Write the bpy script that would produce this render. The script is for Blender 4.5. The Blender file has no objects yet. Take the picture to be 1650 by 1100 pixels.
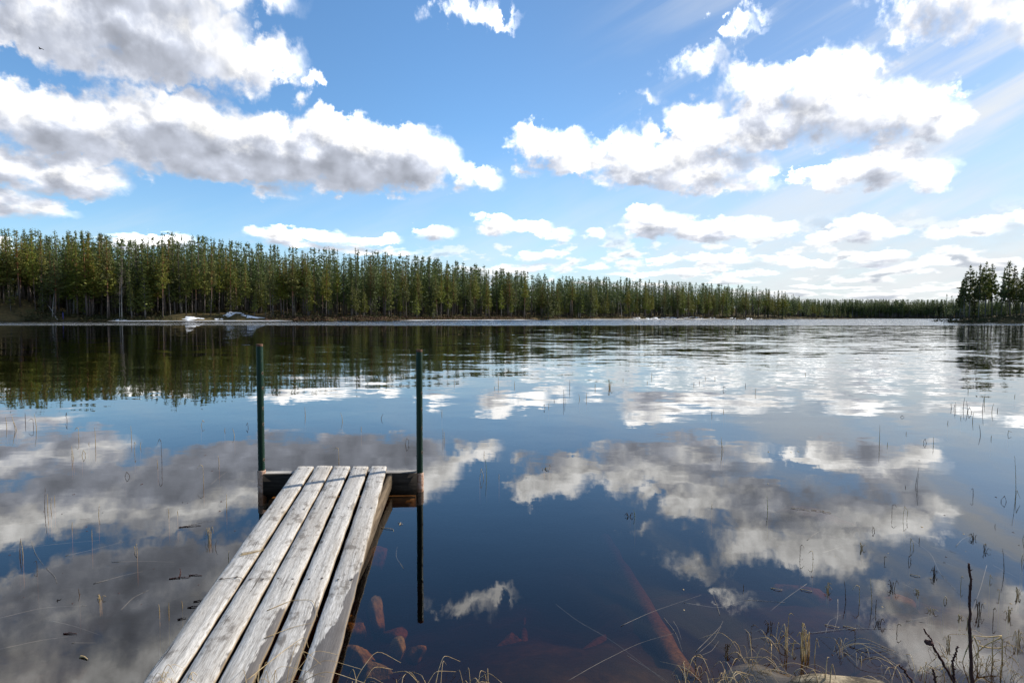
import bpy, math, random
import numpy as np
from mathutils import Vector, Matrix

random.seed(7)
rng = np.random.default_rng(11)
R = math.radians
sc = bpy.context.scene
COL = sc.collection

# ------------------------------------------------------------------ camera
F = 1650 * 20.0 / 36.0
CAM_H = 1.6
cam_d = bpy.data.cameras.new("camera")
cam_d.lens = 20.0
cam_d.sensor_width = 36.0
cam_d.clip_start = 0.05
cam_d.clip_end = 20000.0
cam = bpy.data.objects.new("camera", cam_d)
COL.objects.link(cam)
sc.camera = cam
ROT = Matrix.Rotation(R(90 - 2.545), 3, 'X') @ Matrix.Rotation(R(0.15), 3, 'Z')
cam.matrix_world = Matrix.Translation((0, 0, CAM_H)) @ ROT.to_4x4()


def ray(px, py):
    return ROT @ Vector(((px - 825) / F, (550 - py) / F, -1.0))


def P(px, py, Y):
    """world point on the sight line of a photo pixel at distance Y"""
    d = ray(px, py)
    return Vector((0, 0, CAM_H)) + d * (Y / d.y)


def W(px, py, z=0.0):
    """world point where the sight line of a photo pixel meets height z"""
    d = ray(px, py)
    return Vector((0, 0, CAM_H)) + d * ((z - CAM_H) / d.z)


# ------------------------------------------------------------------ helpers
def link(o, parent=None):
    COL.objects.link(o)
    if parent is not None:
        o.parent = parent
    return o


def mesh_from(name, V, Q, mats, T=None, smooth=False, midx=None):
    V = np.asarray(V, dtype=np.float32).reshape(-1, 3)
    Q = np.asarray(Q, dtype=np.int32).reshape(-1, 4)
    nt = 0 if T is None else len(T)
    me = bpy.data.meshes.new(name)
    me.vertices.add(len(V))
    me.vertices.foreach_set("co", V.ravel())
    loops = Q.ravel()
    starts = np.arange(len(Q), dtype=np.int32) * 4
    if nt:
        T = np.asarray(T, dtype=np.int32).reshape(-1, 3)
        starts = np.concatenate([starts, len(loops) + np.arange(nt, dtype=np.int32) * 3])
        loops = np.concatenate([loops, T.ravel()])
    me.loops.add(len(loops))
    me.loops.foreach_set("vertex_index", loops)
    me.polygons.add(len(starts))
    me.polygons.foreach_set("loop_start", starts)
    if smooth:
        me.polygons.foreach_set("use_smooth", np.ones(len(starts), dtype=bool))
    for m in (mats if isinstance(mats, (list, tuple)) else [mats]):
        me.materials.append(m)
    if midx is not None:
        me.polygons.foreach_set("material_index", np.asarray(midx, dtype=np.int32))
    me.update(calc_edges=True)
    return me


def obj(name, me, parent=None):
    return link(bpy.data.objects.new(name, me), parent)


def tag(o, label=None, cat=None, group=None, kind=None):
    if label:
        o["label"] = label
    if cat:
        o["category"] = cat
    if group:
        o["group"] = group
    if kind:
        o["kind"] = kind
    return o


def empty(name, loc=(0, 0, 0)):
    o = bpy.data.objects.new(name, None)
    o.empty_display_size = 0.2
    o.location = loc
    return link(o)


class Geo:
    """collects quads (numpy) of one mesh"""
    def __init__(self):
        self.v, self.q, self.m, self.n = [], [], [], 0

    def add(self, v, q, mat=0):
        v = np.asarray(v, dtype=np.float32).reshape(-1, 3)
        q = np.asarray(q, dtype=np.int32).reshape(-1, 4)
        self.v.append(v)
        self.q.append(q + self.n)
        self.m.append(np.full(len(q), mat, dtype=np.int32))
        self.n += len(v)

    def tube(self, pts, rad, n=6, mat=0):
        self.add(*tube(pts, rad, n), mat)

    def arrays(self):
        return np.concatenate(self.v), np.concatenate(self.q), np.concatenate(self.m)

    def mesh(self, name, mats, smooth=False):
        v, q, m = self.arrays()
        return mesh_from(name, v, q, mats, smooth=smooth, midx=m)


def tube(pts, rad, n=6, cap=True):
    pts = np.asarray([tuple(p) for p in pts], dtype=np.float64)
    k = len(pts)
    rad = np.broadcast_to(np.asarray(rad, dtype=np.float64), (k,)) if np.ndim(rad) == 0 else np.asarray(rad, dtype=np.float64)
    tan = np.gradient(pts, axis=0)
    tan /= np.linalg.norm(tan, axis=1, keepdims=True) + 1e-12
    ref = np.array([1.0, 0, 0]) if abs(tan[0][0]) < 0.8 else np.array([0, 1.0, 0])
    rings = []
    a = np.arange(n) * 2 * math.pi / n
    for i in range(k):
        u = ref - tan[i] * np.dot(ref, tan[i])
        u /= np.linalg.norm(u) + 1e-12
        w = np.cross(tan[i], u)
        ref = u
        rings.append(pts[i] + rad[i] * (np.cos(a)[:, None] * u + np.sin(a)[:, None] * w))
    if cap:
        rings.insert(0, np.repeat(pts[:1], n, 0) + (rings[0] - pts[0]) * 0.01)
        rings.append(np.repeat(pts[-1:], n, 0) + (rings[-1] - pts[-1]) * 0.01)
        k += 2
    V = np.concatenate(rings)
    i = np.arange(k - 1)[:, None] * n
    j = np.arange(n)[None, :]
    j2 = (j + 1) % n
    Q = np.stack([i + j, i + j2, i + n + j2, i + n + j], axis=-1).reshape(-1, 4)
    return V, Q


def grid_quads(nu, nv):
    i = np.arange(nu - 1)[:, None] * nv
    j = np.arange(nv - 1)[None, :]
    return np.stack([i + j, i + nv + j, i + nv + j + 1, i + j + 1], axis=-1).reshape(-1, 4)


def vnoise(x, y, seed=0):
    """smooth value noise on numpy arrays, 0..1"""
    xi = np.floor(x).astype(np.int64)
    yi = np.floor(y).astype(np.int64)
    fx = x - xi
    fy = y - yi
    fx = fx * fx * (3 - 2 * fx)
    fy = fy * fy * (3 - 2 * fy)

    def h(a, b):
        n = (a * 374761393 + b * 668265263 + seed * 982451653) & 0x7fffffff
        n = ((n ^ (n >> 13)) * 1274126177) & 0x7fffffff
        return ((n ^ (n >> 16)) & 0xffff) / 65535.0
    return (h(xi, yi) * (1 - fx) + h(xi + 1, yi) * fx) * (1 - fy) + (h(xi, yi + 1) * (1 - fx) + h(xi + 1, yi + 1) * fx) * fy


# ------------------------------------------------------------------ node helper
class NT:
    def __init__(self, nt):
        self.nt = nt

    def n(self, typ, **kw):
        nd = self.nt.nodes.new(typ)
        for k, v in kw.items():
            setattr(nd, k, v)
        return nd

    def set(self, sock, v):
        if isinstance(v, bpy.types.NodeSocket):
            self.nt.links.new(v, sock)
        elif v is not None:
            sock.default_value = v

    def m(self, op, a, b=None, c=None, clamp=False):
        nd = self.n('ShaderNodeMath', operation=op, use_clamp=clamp)
        for i, v in enumerate((a, b, c)):
            if v is not None:
                self.set(nd.inputs[i], v)
        return nd.outputs[0]

    def vm(self, op, a, b=None, c=None):
        nd = self.n('ShaderNodeVectorMath', operation=op)
        for i, v in enumerate((a, b, c)):
            if v is not None:
                self.set(nd.inputs[i], v)
        return nd.outputs['Value'] if op in ('LENGTH', 'DOT_PRODUCT', 'DISTANCE') else nd.outputs[0]

    def scale(self, a, s):
        nd = self.n('ShaderNodeVectorMath', operation='SCALE')
        self.set(nd.inputs[0], a)
        self.set(nd.inputs['Scale'], s)
        return nd.outputs[0]

    def noise(self, vec, scale=1.0, detail=3.0, rough=0.5, dist=0.0, dim='3D', lac=2.0):
        nd = self.n('ShaderNodeTexNoise', noise_dimensions=dim)
        if vec is not None:
            self.set(nd.inputs['Vector'], vec)
        self.set(nd.inputs['Scale'], scale)
        nd.inputs['Detail'].default_value = detail
        nd.inputs['Roughness'].default_value = rough
        nd.inputs['Lacunarity'].default_value = lac
        nd.inputs['Distortion'].default_value = dist
        return nd.outputs[0], nd.outputs[1]

    def smooth(self, x, a, b, lo=0.0, hi=1.0):
        nd = self.n('ShaderNodeMapRange', interpolation_type='SMOOTHSTEP')
        for i, v in enumerate((x, a, b, lo, hi)):
            self.set(nd.inputs[i], v)
        return nd.outputs[0]

    def lin(self, x, a, b, lo=0.0, hi=1.0):
        nd = self.n('ShaderNodeMapRange')
        for i, v in enumerate((x, a, b, lo, hi)):
            self.set(nd.inputs[i], v)
        return nd.outputs[0]

    def mix(self, f, a, b, blend='MIX'):
        nd = self.n('ShaderNodeMix', data_type='RGBA', blend_type=blend)
        self.set(nd.inputs[0], f)
        for s, v in ((nd.inputs[6], a), (nd.inputs[7], b)):
            if isinstance(v, (tuple, list)) and len(v) == 3:
                v = (*v, 1)
            self.set(s, v)
        return nd.outputs[2]

    def ramp(self, f, stops):
        nd = self.n('ShaderNodeValToRGB')
        self.set(nd.inputs[0], f)
        e = nd.color_ramp.elements
        while len(e) < len(stops):
            e.new(0.5)
        for s, (p, c) in zip(e, stops):
            s.position = p
            s.color = (*c, 1) if len(c) == 3 else c
        return nd.outputs[0]

    def sep(self, v):
        nd = self.n('ShaderNodeSeparateXYZ')
        self.set(nd.inputs[0], v)
        return nd.outputs

    def comb(self, x=0.0, y=0.0, z=0.0):
        nd = self.n('ShaderNodeCombineXYZ')
        for i, v in enumerate((x, y, z)):
            self.set(nd.inputs[i], v)
        return nd.outputs[0]


def material(name, rough=0.8, spec=0.3):
    m = bpy.data.materials.new(name)
    m.use_nodes = True
    t = NT(m.node_tree)
    b = m.node_tree.nodes['Principled BSDF']
    b.inputs['Roughness'].default_value = rough
    b.inputs['Specular IOR Level'].default_value = spec
    return m, t, b


def bump(t, b, height, strength=0.5, dist=0.01):
    nd = t.n('ShaderNodeBump')
    nd.inputs['Strength'].default_value = strength
    nd.inputs['Distance'].default_value = dist
    t.set(nd.inputs['Height'], height)
    t.nt.links.new(nd.outputs[0], b.inputs['Normal'])


def objpos(t):
    return t.n('ShaderNodeTexCoord').outputs['Object']


def worldpos(t):
    return t.n('ShaderNodeNewGeometry').outputs['Position']


def objrand(t):
    return t.n('ShaderNodeObjectInfo').outputs['Random']


# ------------------------------------------------------------------ sky
SUN_AZ, SUN_EL = 61.0, 34.0
SKY_STRENGTH = 0.15
world = bpy.data.worlds.new("World")
sc.world = world
world.use_nodes = True


def azv(px, py):
    d = ray(px, py)
    return math.atan2(d.x, d.y), d.z / math.hypot(d.x, d.y)


BLOBS = [  # photo pixel centre and half-widths of each cloud lobe
    # big cloud upper left
    (60, 5, 235, 88), (250, 45, 200, 92), (335, 88, 150, 55), (425, 95, 68, 46), (487, 140, 26, 22), (200, -70, 330, 90), (150, 90, 160, 48),
    # long band left
    (-30, 165, 150, 58), (120, 205, 190, 62), (290, 200, 160, 66), (300, 165, 72, 34), (430, 236, 185, 66), (560, 250, 172, 68),
    (645, 258, 105, 62), (340, 250, 220, 52), (778, 291, 34, 20), (742, 285, 30, 26), (430, 308, 50, 14),
    # lower left
    (-20, 258, 140, 44), (100, 288, 124, 38), (150, 292, 76, 32), (40, 338, 98, 20), (-10, 325, 90, 28),
    # small one top middle
    (762, 26, 52, 27), (800, 38, 42, 15), (735, 8, 30, 24),
    # large one right
    (1250, 130, 125, 52), (1130, 112, 55, 24), (1350, 130, 88, 45), (1420, 187, 128, 46), (1505, 195, 56, 42), (1300, 182, 190, 52),
    (1110, 187, 76, 33), (1200, 215, 170, 42), (1040, 147, 28, 16), (1435, 110, 22, 18),
    (890, 236, 62, 42), (858, 215, 40, 22), (930, 258, 70, 30), (1000, 235, 60, 35), (1050, 265, 130, 38), (1140, 275, 120, 36), (1190, 302, 66, 16),
    (1400, 276, 140, 32), (1430, 254, 88, 34), (1330, 281, 64, 25), (1500, 285, 50, 22), (845, 275, 22, 12),
    # row below
    (1060, 364, 70, 24), (1150, 367, 100, 22), (1232, 371, 58, 17), (1045, 345, 34, 16), (1380, 377, 80, 15), (1392, 363, 40, 15),
    (1550, 374, 72, 12), (1590, 364, 40, 12), (1650, 350, 42, 12),
    (795, 363, 40, 19), (850, 366, 45, 14), (895, 376, 34, 9), (958, 378, 16, 13),
    # low over the left forest
    (205, 392, 52, 16), (272, 388, 60, 14), (450, 380, 62, 17), (530, 382, 74, 14), (612, 386, 40, 9), (700, 376, 38, 12), (560, 402, 110, 8),
    (-10, 395, 40, 18),
    # low on the right
    (875, 413, 46, 9), (850, 431, 60, 7), (955, 430, 32, 6), (1070, 418, 30, 8), (1150, 413, 60, 9), (1185, 421, 40, 6), (1262, 421, 34, 7),
    (1310, 426, 42, 7), (1412, 414, 58, 12), (1435, 426, 70, 7), (1330, 463, 64, 3.5), (1485, 466, 50, 3), (1525, 423, 32, 6), (1495, 440, 24, 5),
    (1060, 440, 90, 5), (1200, 442, 60, 5),
    # upper right
    (1500, 34, 98, 34), (1580, 12, 112, 50), (1650, 8, 85, 56), (1560, -45, 160, 62),
    # scraps
    (1195, 48, 34, 16), (1222, 22, 26, 10), (1162, 35, 12, 8), (1540, 143, 36, 8),
]


def make_field():
    g = bpy.data.node_groups.new("CloudField", 'ShaderNodeTree')
    g.interface.new_socket("Vector", in_out='INPUT', socket_type='NodeSocketVector')
    g.interface.new_socket("Value", in_out='OUTPUT', socket_type='NodeSocketFloat')
    t = NT(g)
    gi = t.n('NodeGroupInput')
    go = t.n('NodeGroupOutput')
    p = gi.outputs[0]
    s = t.sep(p)
    az, v = s[0], t.m('MAXIMUM', s[1], 0.004)
    lv = t.m('LOGARITHM', t.m('ADD', v, 0.03), math.e)
    nc = t.comb(t.m('MULTIPLY', az, 11.0), t.m('MULTIPLY', lv, 3.6), 0.0)
    n1, c1 = t.noise(nc, 0.8, 2.0, 0.5, dim='2D')
    n2, c2 = t.noise(nc, 2.6, 9.0, 0.58, dim='2D')
    amp = t.m('MULTIPLY', t.m('ADD', v, 0.02), 1.0)
    w1 = t.scale(t.vm('SUBTRACT', c1, (0.5, 0.5, 0.5)), t.m('MULTIPLY', amp, 0.16))
    w2 = t.scale(t.vm('SUBTRACT', c2, (0.5, 0.5, 0.5)), t.m('MULTIPLY', amp, 0.22))
    q = t.vm('MULTIPLY', t.vm('ADD', t.vm('ADD', p, w1), w2), (1, 1, 0))
    acc = None
    for (bx, by, rx, ry) in BLOBS:
        a, e = azv(bx, by)
        a2, _ = azv(bx + rx, by)
        a0, _ = azv(bx - rx, by)
        _, e2 = azv(bx, by - ry)
        ra, re = (a2 - a0) / 2, abs(e2 - e)
        ln = t.vm('LENGTH', t.vm('MULTIPLY_ADD', q, (1 / ra, 1 / re, 0), (-a / ra, -e / re, 0)))
        k = re + 0.004
        f = t.m('MULTIPLY_ADD', ln, -k, k)
        acc = f if acc is None else t.m('SMOOTH_MAX', acc, f, 0.006)
    nn = t.m('MULTIPLY', t.m('SUBTRACT', n2, 0.5), t.m('MULTIPLY', amp, 0.10))
    t.set(go.inputs[0], t.m('ADD', acc, nn))
    return g


def build_sky():
    t = NT(world.node_tree)
    bg = world.node_tree.nodes['Background']
    sky = t.n('ShaderNodeTexSky', sky_type='NISHITA')
    sky.sun_disc = False
    sky.sun_elevation = R(SUN_EL)
    sky.sun_rotation = R(SUN_AZ)
    sky.altitude = 0.0
    sky.air_density = 1.0
    sky.dust_density = 0.35
    sky.ozone_density = 3.0
    d = t.n('ShaderNodeTexCoord').outputs['Generated']
    s = t.sep(d)
    az = t.m('ARCTAN2', s[0], s[1])
    rxy = t.m('SQRT', t.m('ADD', t.m('MULTIPLY', s[0], s[0]), t.m('MULTIPLY', s[1], s[1])))
    v = t.m('MAXIMUM', t.m('DIVIDE', s[2], t.m('MAXIMUM', rxy, 0.02)), 0.0)
    p = t.comb(az, v, 0.0)
    g = make_field()

    def field(q):
        nd = t.n('ShaderNodeGroup')
        nd.node_tree = g
        t.set(nd.inputs[0], q)
        return nd.outputs[0]
    f0 = field(p)
    f1 = field(t.vm('ADD', p, t.comb(t.m('MULTIPLY', v, 0.05), t.m('MULTIPLY', v, 0.13), 0.0)))
    sun = (math.sin(R(SUN_AZ)) * math.cos(R(SUN_EL)), math.cos(R(SUN_AZ)) * math.cos(R(SUN_EL)), math.sin(R(SUN_EL)))
    cs = t.vm('DOT_PRODUCT', d, sun)
    glow = t.smooth(cs, 0.35, 1.0)
    lv = t.m('LOGARITHM', t.m('ADD', v, 0.03), math.e)
    nc = t.comb(t.m('MULTIPLY', az, 11.0), t.m('MULTIPLY', lv, 3.6), 0.0)
    nf, _ = t.noise(nc, 2.2, 7.0, 0.6, dim='2D')
    nb, _ = t.noise(nc, 1.1, 4.0, 0.55, dim='2D')
    S = t.m('ADD', t.m('MULTIPLY', v, 0.14), 0.003)
    edge = t.m('MULTIPLY', S, t.lin(nb, 0.3, 0.7, 0.14, 0.85))
    dens = t.smooth(t.m('DIVIDE', f0, edge), -0.15, 1.0)
    thick = t.m('DIVIDE', f1, S)
    thick = t.m('ADD', thick, t.m('MULTIPLY', t.m('SUBTRACT', nb, 0.5), 1.1))
    thick = t.m('ADD', thick, t.m('MULTIPLY', t.m('SUBTRACT', nf, 0.5), 0.45))
    grey = t.m('MULTIPLY', t.lin(t.smooth(thick, -0.62, 1.50), 0.0, 1.0, 0.03, 1.0), t.lin(glow, 0.0, 1.0, 1.0, 0.95))
    # small far cumulus over the horizon
    sn, _ = t.noise(t.comb(t.m('MULTIPLY', az, 13.0), t.m('MULTIPLY', lv, 4.2), 5.0), 1.0, 6.0, 0.55)
    small = t.smooth(sn, 0.50, 0.57)
    small = t.m('MULTIPLY', small, t.m('MULTIPLY', t.smooth(v, 0.17, 0.10), t.smooth(az, -0.30, 0.0)))
    small = t.m('MULTIPLY', small, 0.8)
    sn2, _ = t.noise(t.comb(t.m('ADD', t.m('MULTIPLY', az, 13.0), 0.05), t.m('ADD', t.m('MULTIPLY', lv, 4.2), 0.16), 5.0), 1.0, 6.0, 0.55)
    sgrey = t.smooth(sn2, 0.54, 0.66)
    # thin high veil and streaks fanning out towards the sun
    st = t.comb(t.m('MULTIPLY', t.m('SUBTRACT', az, R(SUN_AZ)), 2.2), t.m('MULTIPLY', t.m('ADD', v, t.m('MULTIPLY', az, -0.45)), 14.0), 3.0)
    ns, _ = t.noise(st, 1.0, 5.0, 0.55, 0.4)
    lo = t.m('SUBTRACT', 1.0, t.smooth(v, 0.0, 0.34))
    veil = t.m('MULTIPLY', t.smooth(ns, 0.38, 0.68), t.m('MAXIMUM', t.smooth(az, 0.05, 0.75), t.m('MULTIPLY', lo, 0.35)))
    veil = t.m('MULTIPLY', veil, 0.92)
    hz = t.m('MULTIPLY', t.smooth(v, 0.34, 0.02), t.lin(az, -0.4, 0.5, 0.15, 0.95))
    hz = t.m('MULTIPLY', hz, t.lin(nb, 0.3, 0.7, 0.75, 1.05))
    k = 1.0 / SKY_STRENGTH
    skyc = t.vm('MULTIPLY', sky.outputs[0], t.mix(t.smooth(cs, 0.45, 0.95), (0.64, 0.84, 0.94), (0.56, 0.62, 0.66)))
    skyc = t.mix(t.m('MINIMUM', hz, 0.9), skyc, (0.53 * k, 0.565 * k, 0.60 * k))
    skyc = t.mix(veil, skyc, (0.66 * k, 0.68 * k, 0.70 * k))
    # brightness falls off evenly (in stops) from the sunlit rims to the shaded bases
    lum = t.m('MULTIPLY', t.lin(glow, 0.0, 1.0, 1.8, 2.2), t.m('POWER', t.lin(glow, 0.0, 1.0, 0.245, 0.19), t.m('POWER', grey, 0.82)))
    # billows: soft light and dark inside the sunlit parts
    nbil, _ = t.noise(t.vm('ADD', nc, (0.12, 0.26, 0.0)), 1.9, 3.0, 0.45, dim='2D')
    nbi0, _ = t.noise(nc, 1.9, 3.0, 0.45, dim='2D')
    bil = t.m('MULTIPLY', t.m('SUBTRACT', nbi0, nbil), t.smooth(t.m('DIVIDE', f0, S), 0.1, 0.9))
    lum = t.m('MULTIPLY', lum, t.m('MAXIMUM', t.m('ADD', 0.95, t.m('MULTIPLY', bil, 0.85)), 0.72))
    tint = t.mix(t.smooth(grey, 0.2, 0.9), (1.0, 0.99, 0.97), (0.87, 0.93, 1.08))
    nd = t.n('ShaderNodeVectorMath', operation='SCALE')
    t.set(nd.inputs[0], tint)
    t.set(nd.inputs['Scale'], t.m('MULTIPLY', lum, k))
    cl = nd.outputs[0]
    cl = t.mix(t.m('MULTIPLY', t.smooth(v, 0.14, 0.02), 0.30), cl, (0.62 * k, 0.65 * k, 0.69 * k))
    scl = t.mix(sgrey, (0.86 * k, 0.86 * k, 0.86 * k), (0.40 * k, 0.43 * k, 0.49 * k))
    skyc = t.mix(small, skyc, scl)
    out = t.mix(dens, skyc, cl)
    t.set(bg.inputs['Color'], out)
    bg.inputs['Strength'].default_value = SKY_STRENGTH


build_sky()
world.cycles.sampling_method = 'MANUAL'
world.cycles.sample_map_resolution = 512

sun_d = bpy.data.lights.new("sun", 'SUN')
sun_d.energy = 5.0
sun_d.angle = R(0.53)
sun_d.color = (1.0, 0.94, 0.85)
sun_o = link(bpy.data.objects.new("sun", sun_d))
sd = Vector((math.sin(R(SUN_AZ)) * math.cos(R(SUN_EL)), math.cos(R(SUN_AZ)) * math.cos(R(SUN_EL)), math.sin(R(SUN_EL))))
sun_o.rotation_euler = sd.to_track_quat('Z', 'Y').to_euler()
sun_o.location = sd * 50

# ------------------------------------------------------------------ materials
M = {}


def foliage(name, c1, c2, c3):
    m, t, b = material(name, 0.7, 0.25)
    p = worldpos(t)
    n, _ = t.noise(p, 0.55, 3.0, 0.6)
    c = t.ramp(n, [(0.3, c1), (0.52, c2), (0.72, c3)])
    r = objrand(t)
    hsv = t.n('ShaderNodeHueSaturation')
    t.set(hsv.inputs['Hue'], t.lin(r, 0, 1, 0.475, 0.515))
    t.set(hsv.inputs['Saturation'], t.lin(t.m('FRACT', t.m('MULTIPLY', r, 7.3)), 0, 1, 0.85, 1.1))
    t.set(hsv.inputs['Value'], t.lin(t.m('FRACT', t.m('MULTIPLY', r, 3.7)), 0, 1, 0.75, 1.25))
    t.set(hsv.inputs['Color'], c)
    t.set(b.inputs['Base Color'], hsv.outputs[0])
    tr = t.n('ShaderNodeBsdfTranslucent')
    t.set(tr.inputs[0], hsv.outputs[0])
    mx = t.n('ShaderNodeMixShader')
    mx.inputs[0].default_value = 0.27
    t.nt.links.new(b.outputs[0], mx.inputs[1])
    t.nt.links.new(tr.outputs[0], mx.inputs[2])
    t.nt.links.new(mx.outputs[0], m.node_tree.nodes['Material Output'].inputs[0])
    return m


M['pine'] = foliage('pine_needles', (.112, .132, .026), (.160, .176, .034), (.21, .212, .046))
M['spruce'] = foliage('spruce_needles', (.075, .092, .026), (.115, .132, .032), (.16, .168, .040))
M['farleaf'] = foliage('forest_needles', (.066, .088, .024), (.102, .128, .030), (.145, .162, .040))


def bark(name, low, high, z0, z1):
    m, t, b = material(name, 0.9, 0.1)
    p = objpos(t)
    s = t.sep(p)
    n, _ = t.noise(t.vm('MULTIPLY', p, (3, 3, 0.7)), 2.0, 4.0, 0.6)
    f = t.m('ADD', t.lin(s[2], z0, z1, 0, 1), t.m('MULTIPLY', t.m('SUBTRACT', n, 0.5), 0.5))
    c = t.mix(t.smooth(f, 0.1, 0.9), low, high)
    c = t.mix(t.lin(n, 0.35, 0.65, 0.35, 0.0), c, (0.02, 0.015, 0.012))
    t.set(b.inputs['Base Color'], c)
    return m


M['bark'] = bark('pine_bark', (.14, .115, .10), (.30, .135, .065), 3, 12)
M['bark_grey'] = bark('grey_bark', (.17, .155, .14), (.13, .105, .085), 2, 14)
M['birch'] = bark('birch_bark', (.38, .35, .31), (.30, .25, .22), 1, 13)


def simple(name, c1, c2, scale=8.0, rough=0.85, spec=0.2, c3=None, bmp=0.0, coords='obj', stretch=(1, 1, 1)):
    m, t, b = material(name, rough, spec)
    p = objpos(t) if coords == 'obj' else worldpos(t)
    p = t.vm('MULTIPLY', p, stretch)
    n, _ = t.noise(p, scale, 6.0, 0.62)
    stops = [(0.34, c1), (0.64, c2)] if c3 is None else [(0.32, c1), (0.5, c2), (0.66, c3)]
    t.set(b.inputs['Base Color'], t.ramp(n, stops))
    if bmp:
        bump(t, b, n, 0.8, bmp)
    return m


M['rock'] = simple('sunken_stone', (.035, .024, .011), (.25, .165, .075), 11, bmp=0.05)
M['reed'] = simple('dry_reed', (.20, .135, .06), (.44, .31, .14), 30, c3=(.54, .42, .24))
M['reed_dark'] = simple('wet_reed', (.05, .032, .020), (.12, .075, .042), 30)
M['reed_green'] = simple('green_reed', (.14, .16, .035), (.26, .26, .07), 30)
M['straw'] = simple('straw', (.17, .115, .055), (.40, .29, .15), 14, c3=(.52, .41, .25))
M['straw_pale'] = simple('floating_straw', (.17, .15, .125), (.32, .285, .24), 20)
M['twig'] = simple('dark_twig', (.030, .014, .012), (.085, .040, .032), 40)
M['snow'] = simple('snow', (.74, .76, .80), (.86, .87, .89), 0.8, 0.6, coords='world')
M['ice'] = simple('rim_ice', (.62, .66, .70), (.84, .85, .87), 0.3, 0.4, coords='world')
M['under'] = simple('undergrowth', (.016, .018, .007), (.050, .052, .018), 0.35, c3=(.085, .062, .030), coords='world')
M['heath'] = simple('heather', (.075, .042, .026), (.13, .075, .045), 0.5, c3=(.10, .085, .035), coords='world')
M['log'] = simple('sunken_log', (.055, .034, .018), (.17, .115, .065), 10, stretch=(4, 4, 0.6), bmp=0.01)
M['blue'] = simple('blue_plastic', (.05, .05, .22), (.08, .08, .32), 5, 0.5)


def m_ground():
    m, t, b = material('forest_floor', 0.95, 0.1)
    p = worldpos(t)
    n, _ = t.noise(p, 0.16, 6.0, 0.65)
    n2, _ = t.noise(p, 1.5, 4.0, 0.6)
    c = t.ramp(n, [(0.30, (.04, .034, .015)), (0.46, (.10, .08, .035)), (0.56, (.15, .105, .045)), (0.70, (.10, .092, .032))])
    c = t.mix(t.lin(n2, 0.3, 0.7, 0.5, 0.0), c, (.02, .016, .01))
    t.set(b.inputs['Base Color'], c)
    return m


M['ground'] = m_ground()


def m_bed():
    m, t, b = material('lake_bed', 0.95, 0.1)
    p = worldpos(t)
    n, _ = t.noise(p, 2.2, 6.0, 0.65)
    n2, _ = t.noise(p, 14.0, 4.0, 0.6)
    c = t.ramp(n, [(0.32, (.010, .007, .004)), (0.5, (.026, .018, .010)), (0.66, (.07, .048, .026))])
    c = t.mix(t.lin(n2, 0.35, 0.65, 0.45, 0.0), c, (.02, .013, .009))
    t.set(b.inputs['Base Color'], c)
    bump(t, b, n2, 0.6, 0.02)
    return m


M['bed'] = m_bed()


def m_boulder():
    m, t, b = material('boulder_stone', 0.85, 0.2)
    p = worldpos(t)
    n, _ = t.noise(t.vm('MULTIPLY', p, (1, 2.2, 3)), 9.0, 8.0, 0.66)
    n2, _ = t.noise(p, 45.0, 4.0, 0.6)
    s = t.sep(p)
    c = t.ramp(n, [(0.30, (.03, .025, .018)), (0.44, (.13, .10, .062)), (0.56, (.36, .285, .18)), (0.72, (.46, .39, .28))])
    c = t.mix(t.lin(n2, 0.4, 0.62, 0.35, 0.0), c, (.06, .05, .035))
    wet = t.smooth(t.m('ADD', s[2], t.m('MULTIPLY', t.m('SUBTRACT', n, 0.5), 0.05)), 0.035, 0.015)
    c = t.mix(t.m('MULTIPLY', wet, 0.8), c, (.03, .022, .015))
    t.set(b.inputs['Base Color'], c)
    bump(t, b, t.m('ADD', n, t.m('MULTIPLY', n2, 0.3)), 0.9, 0.015)
    return m


M['boulder'] = m_boulder()


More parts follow.
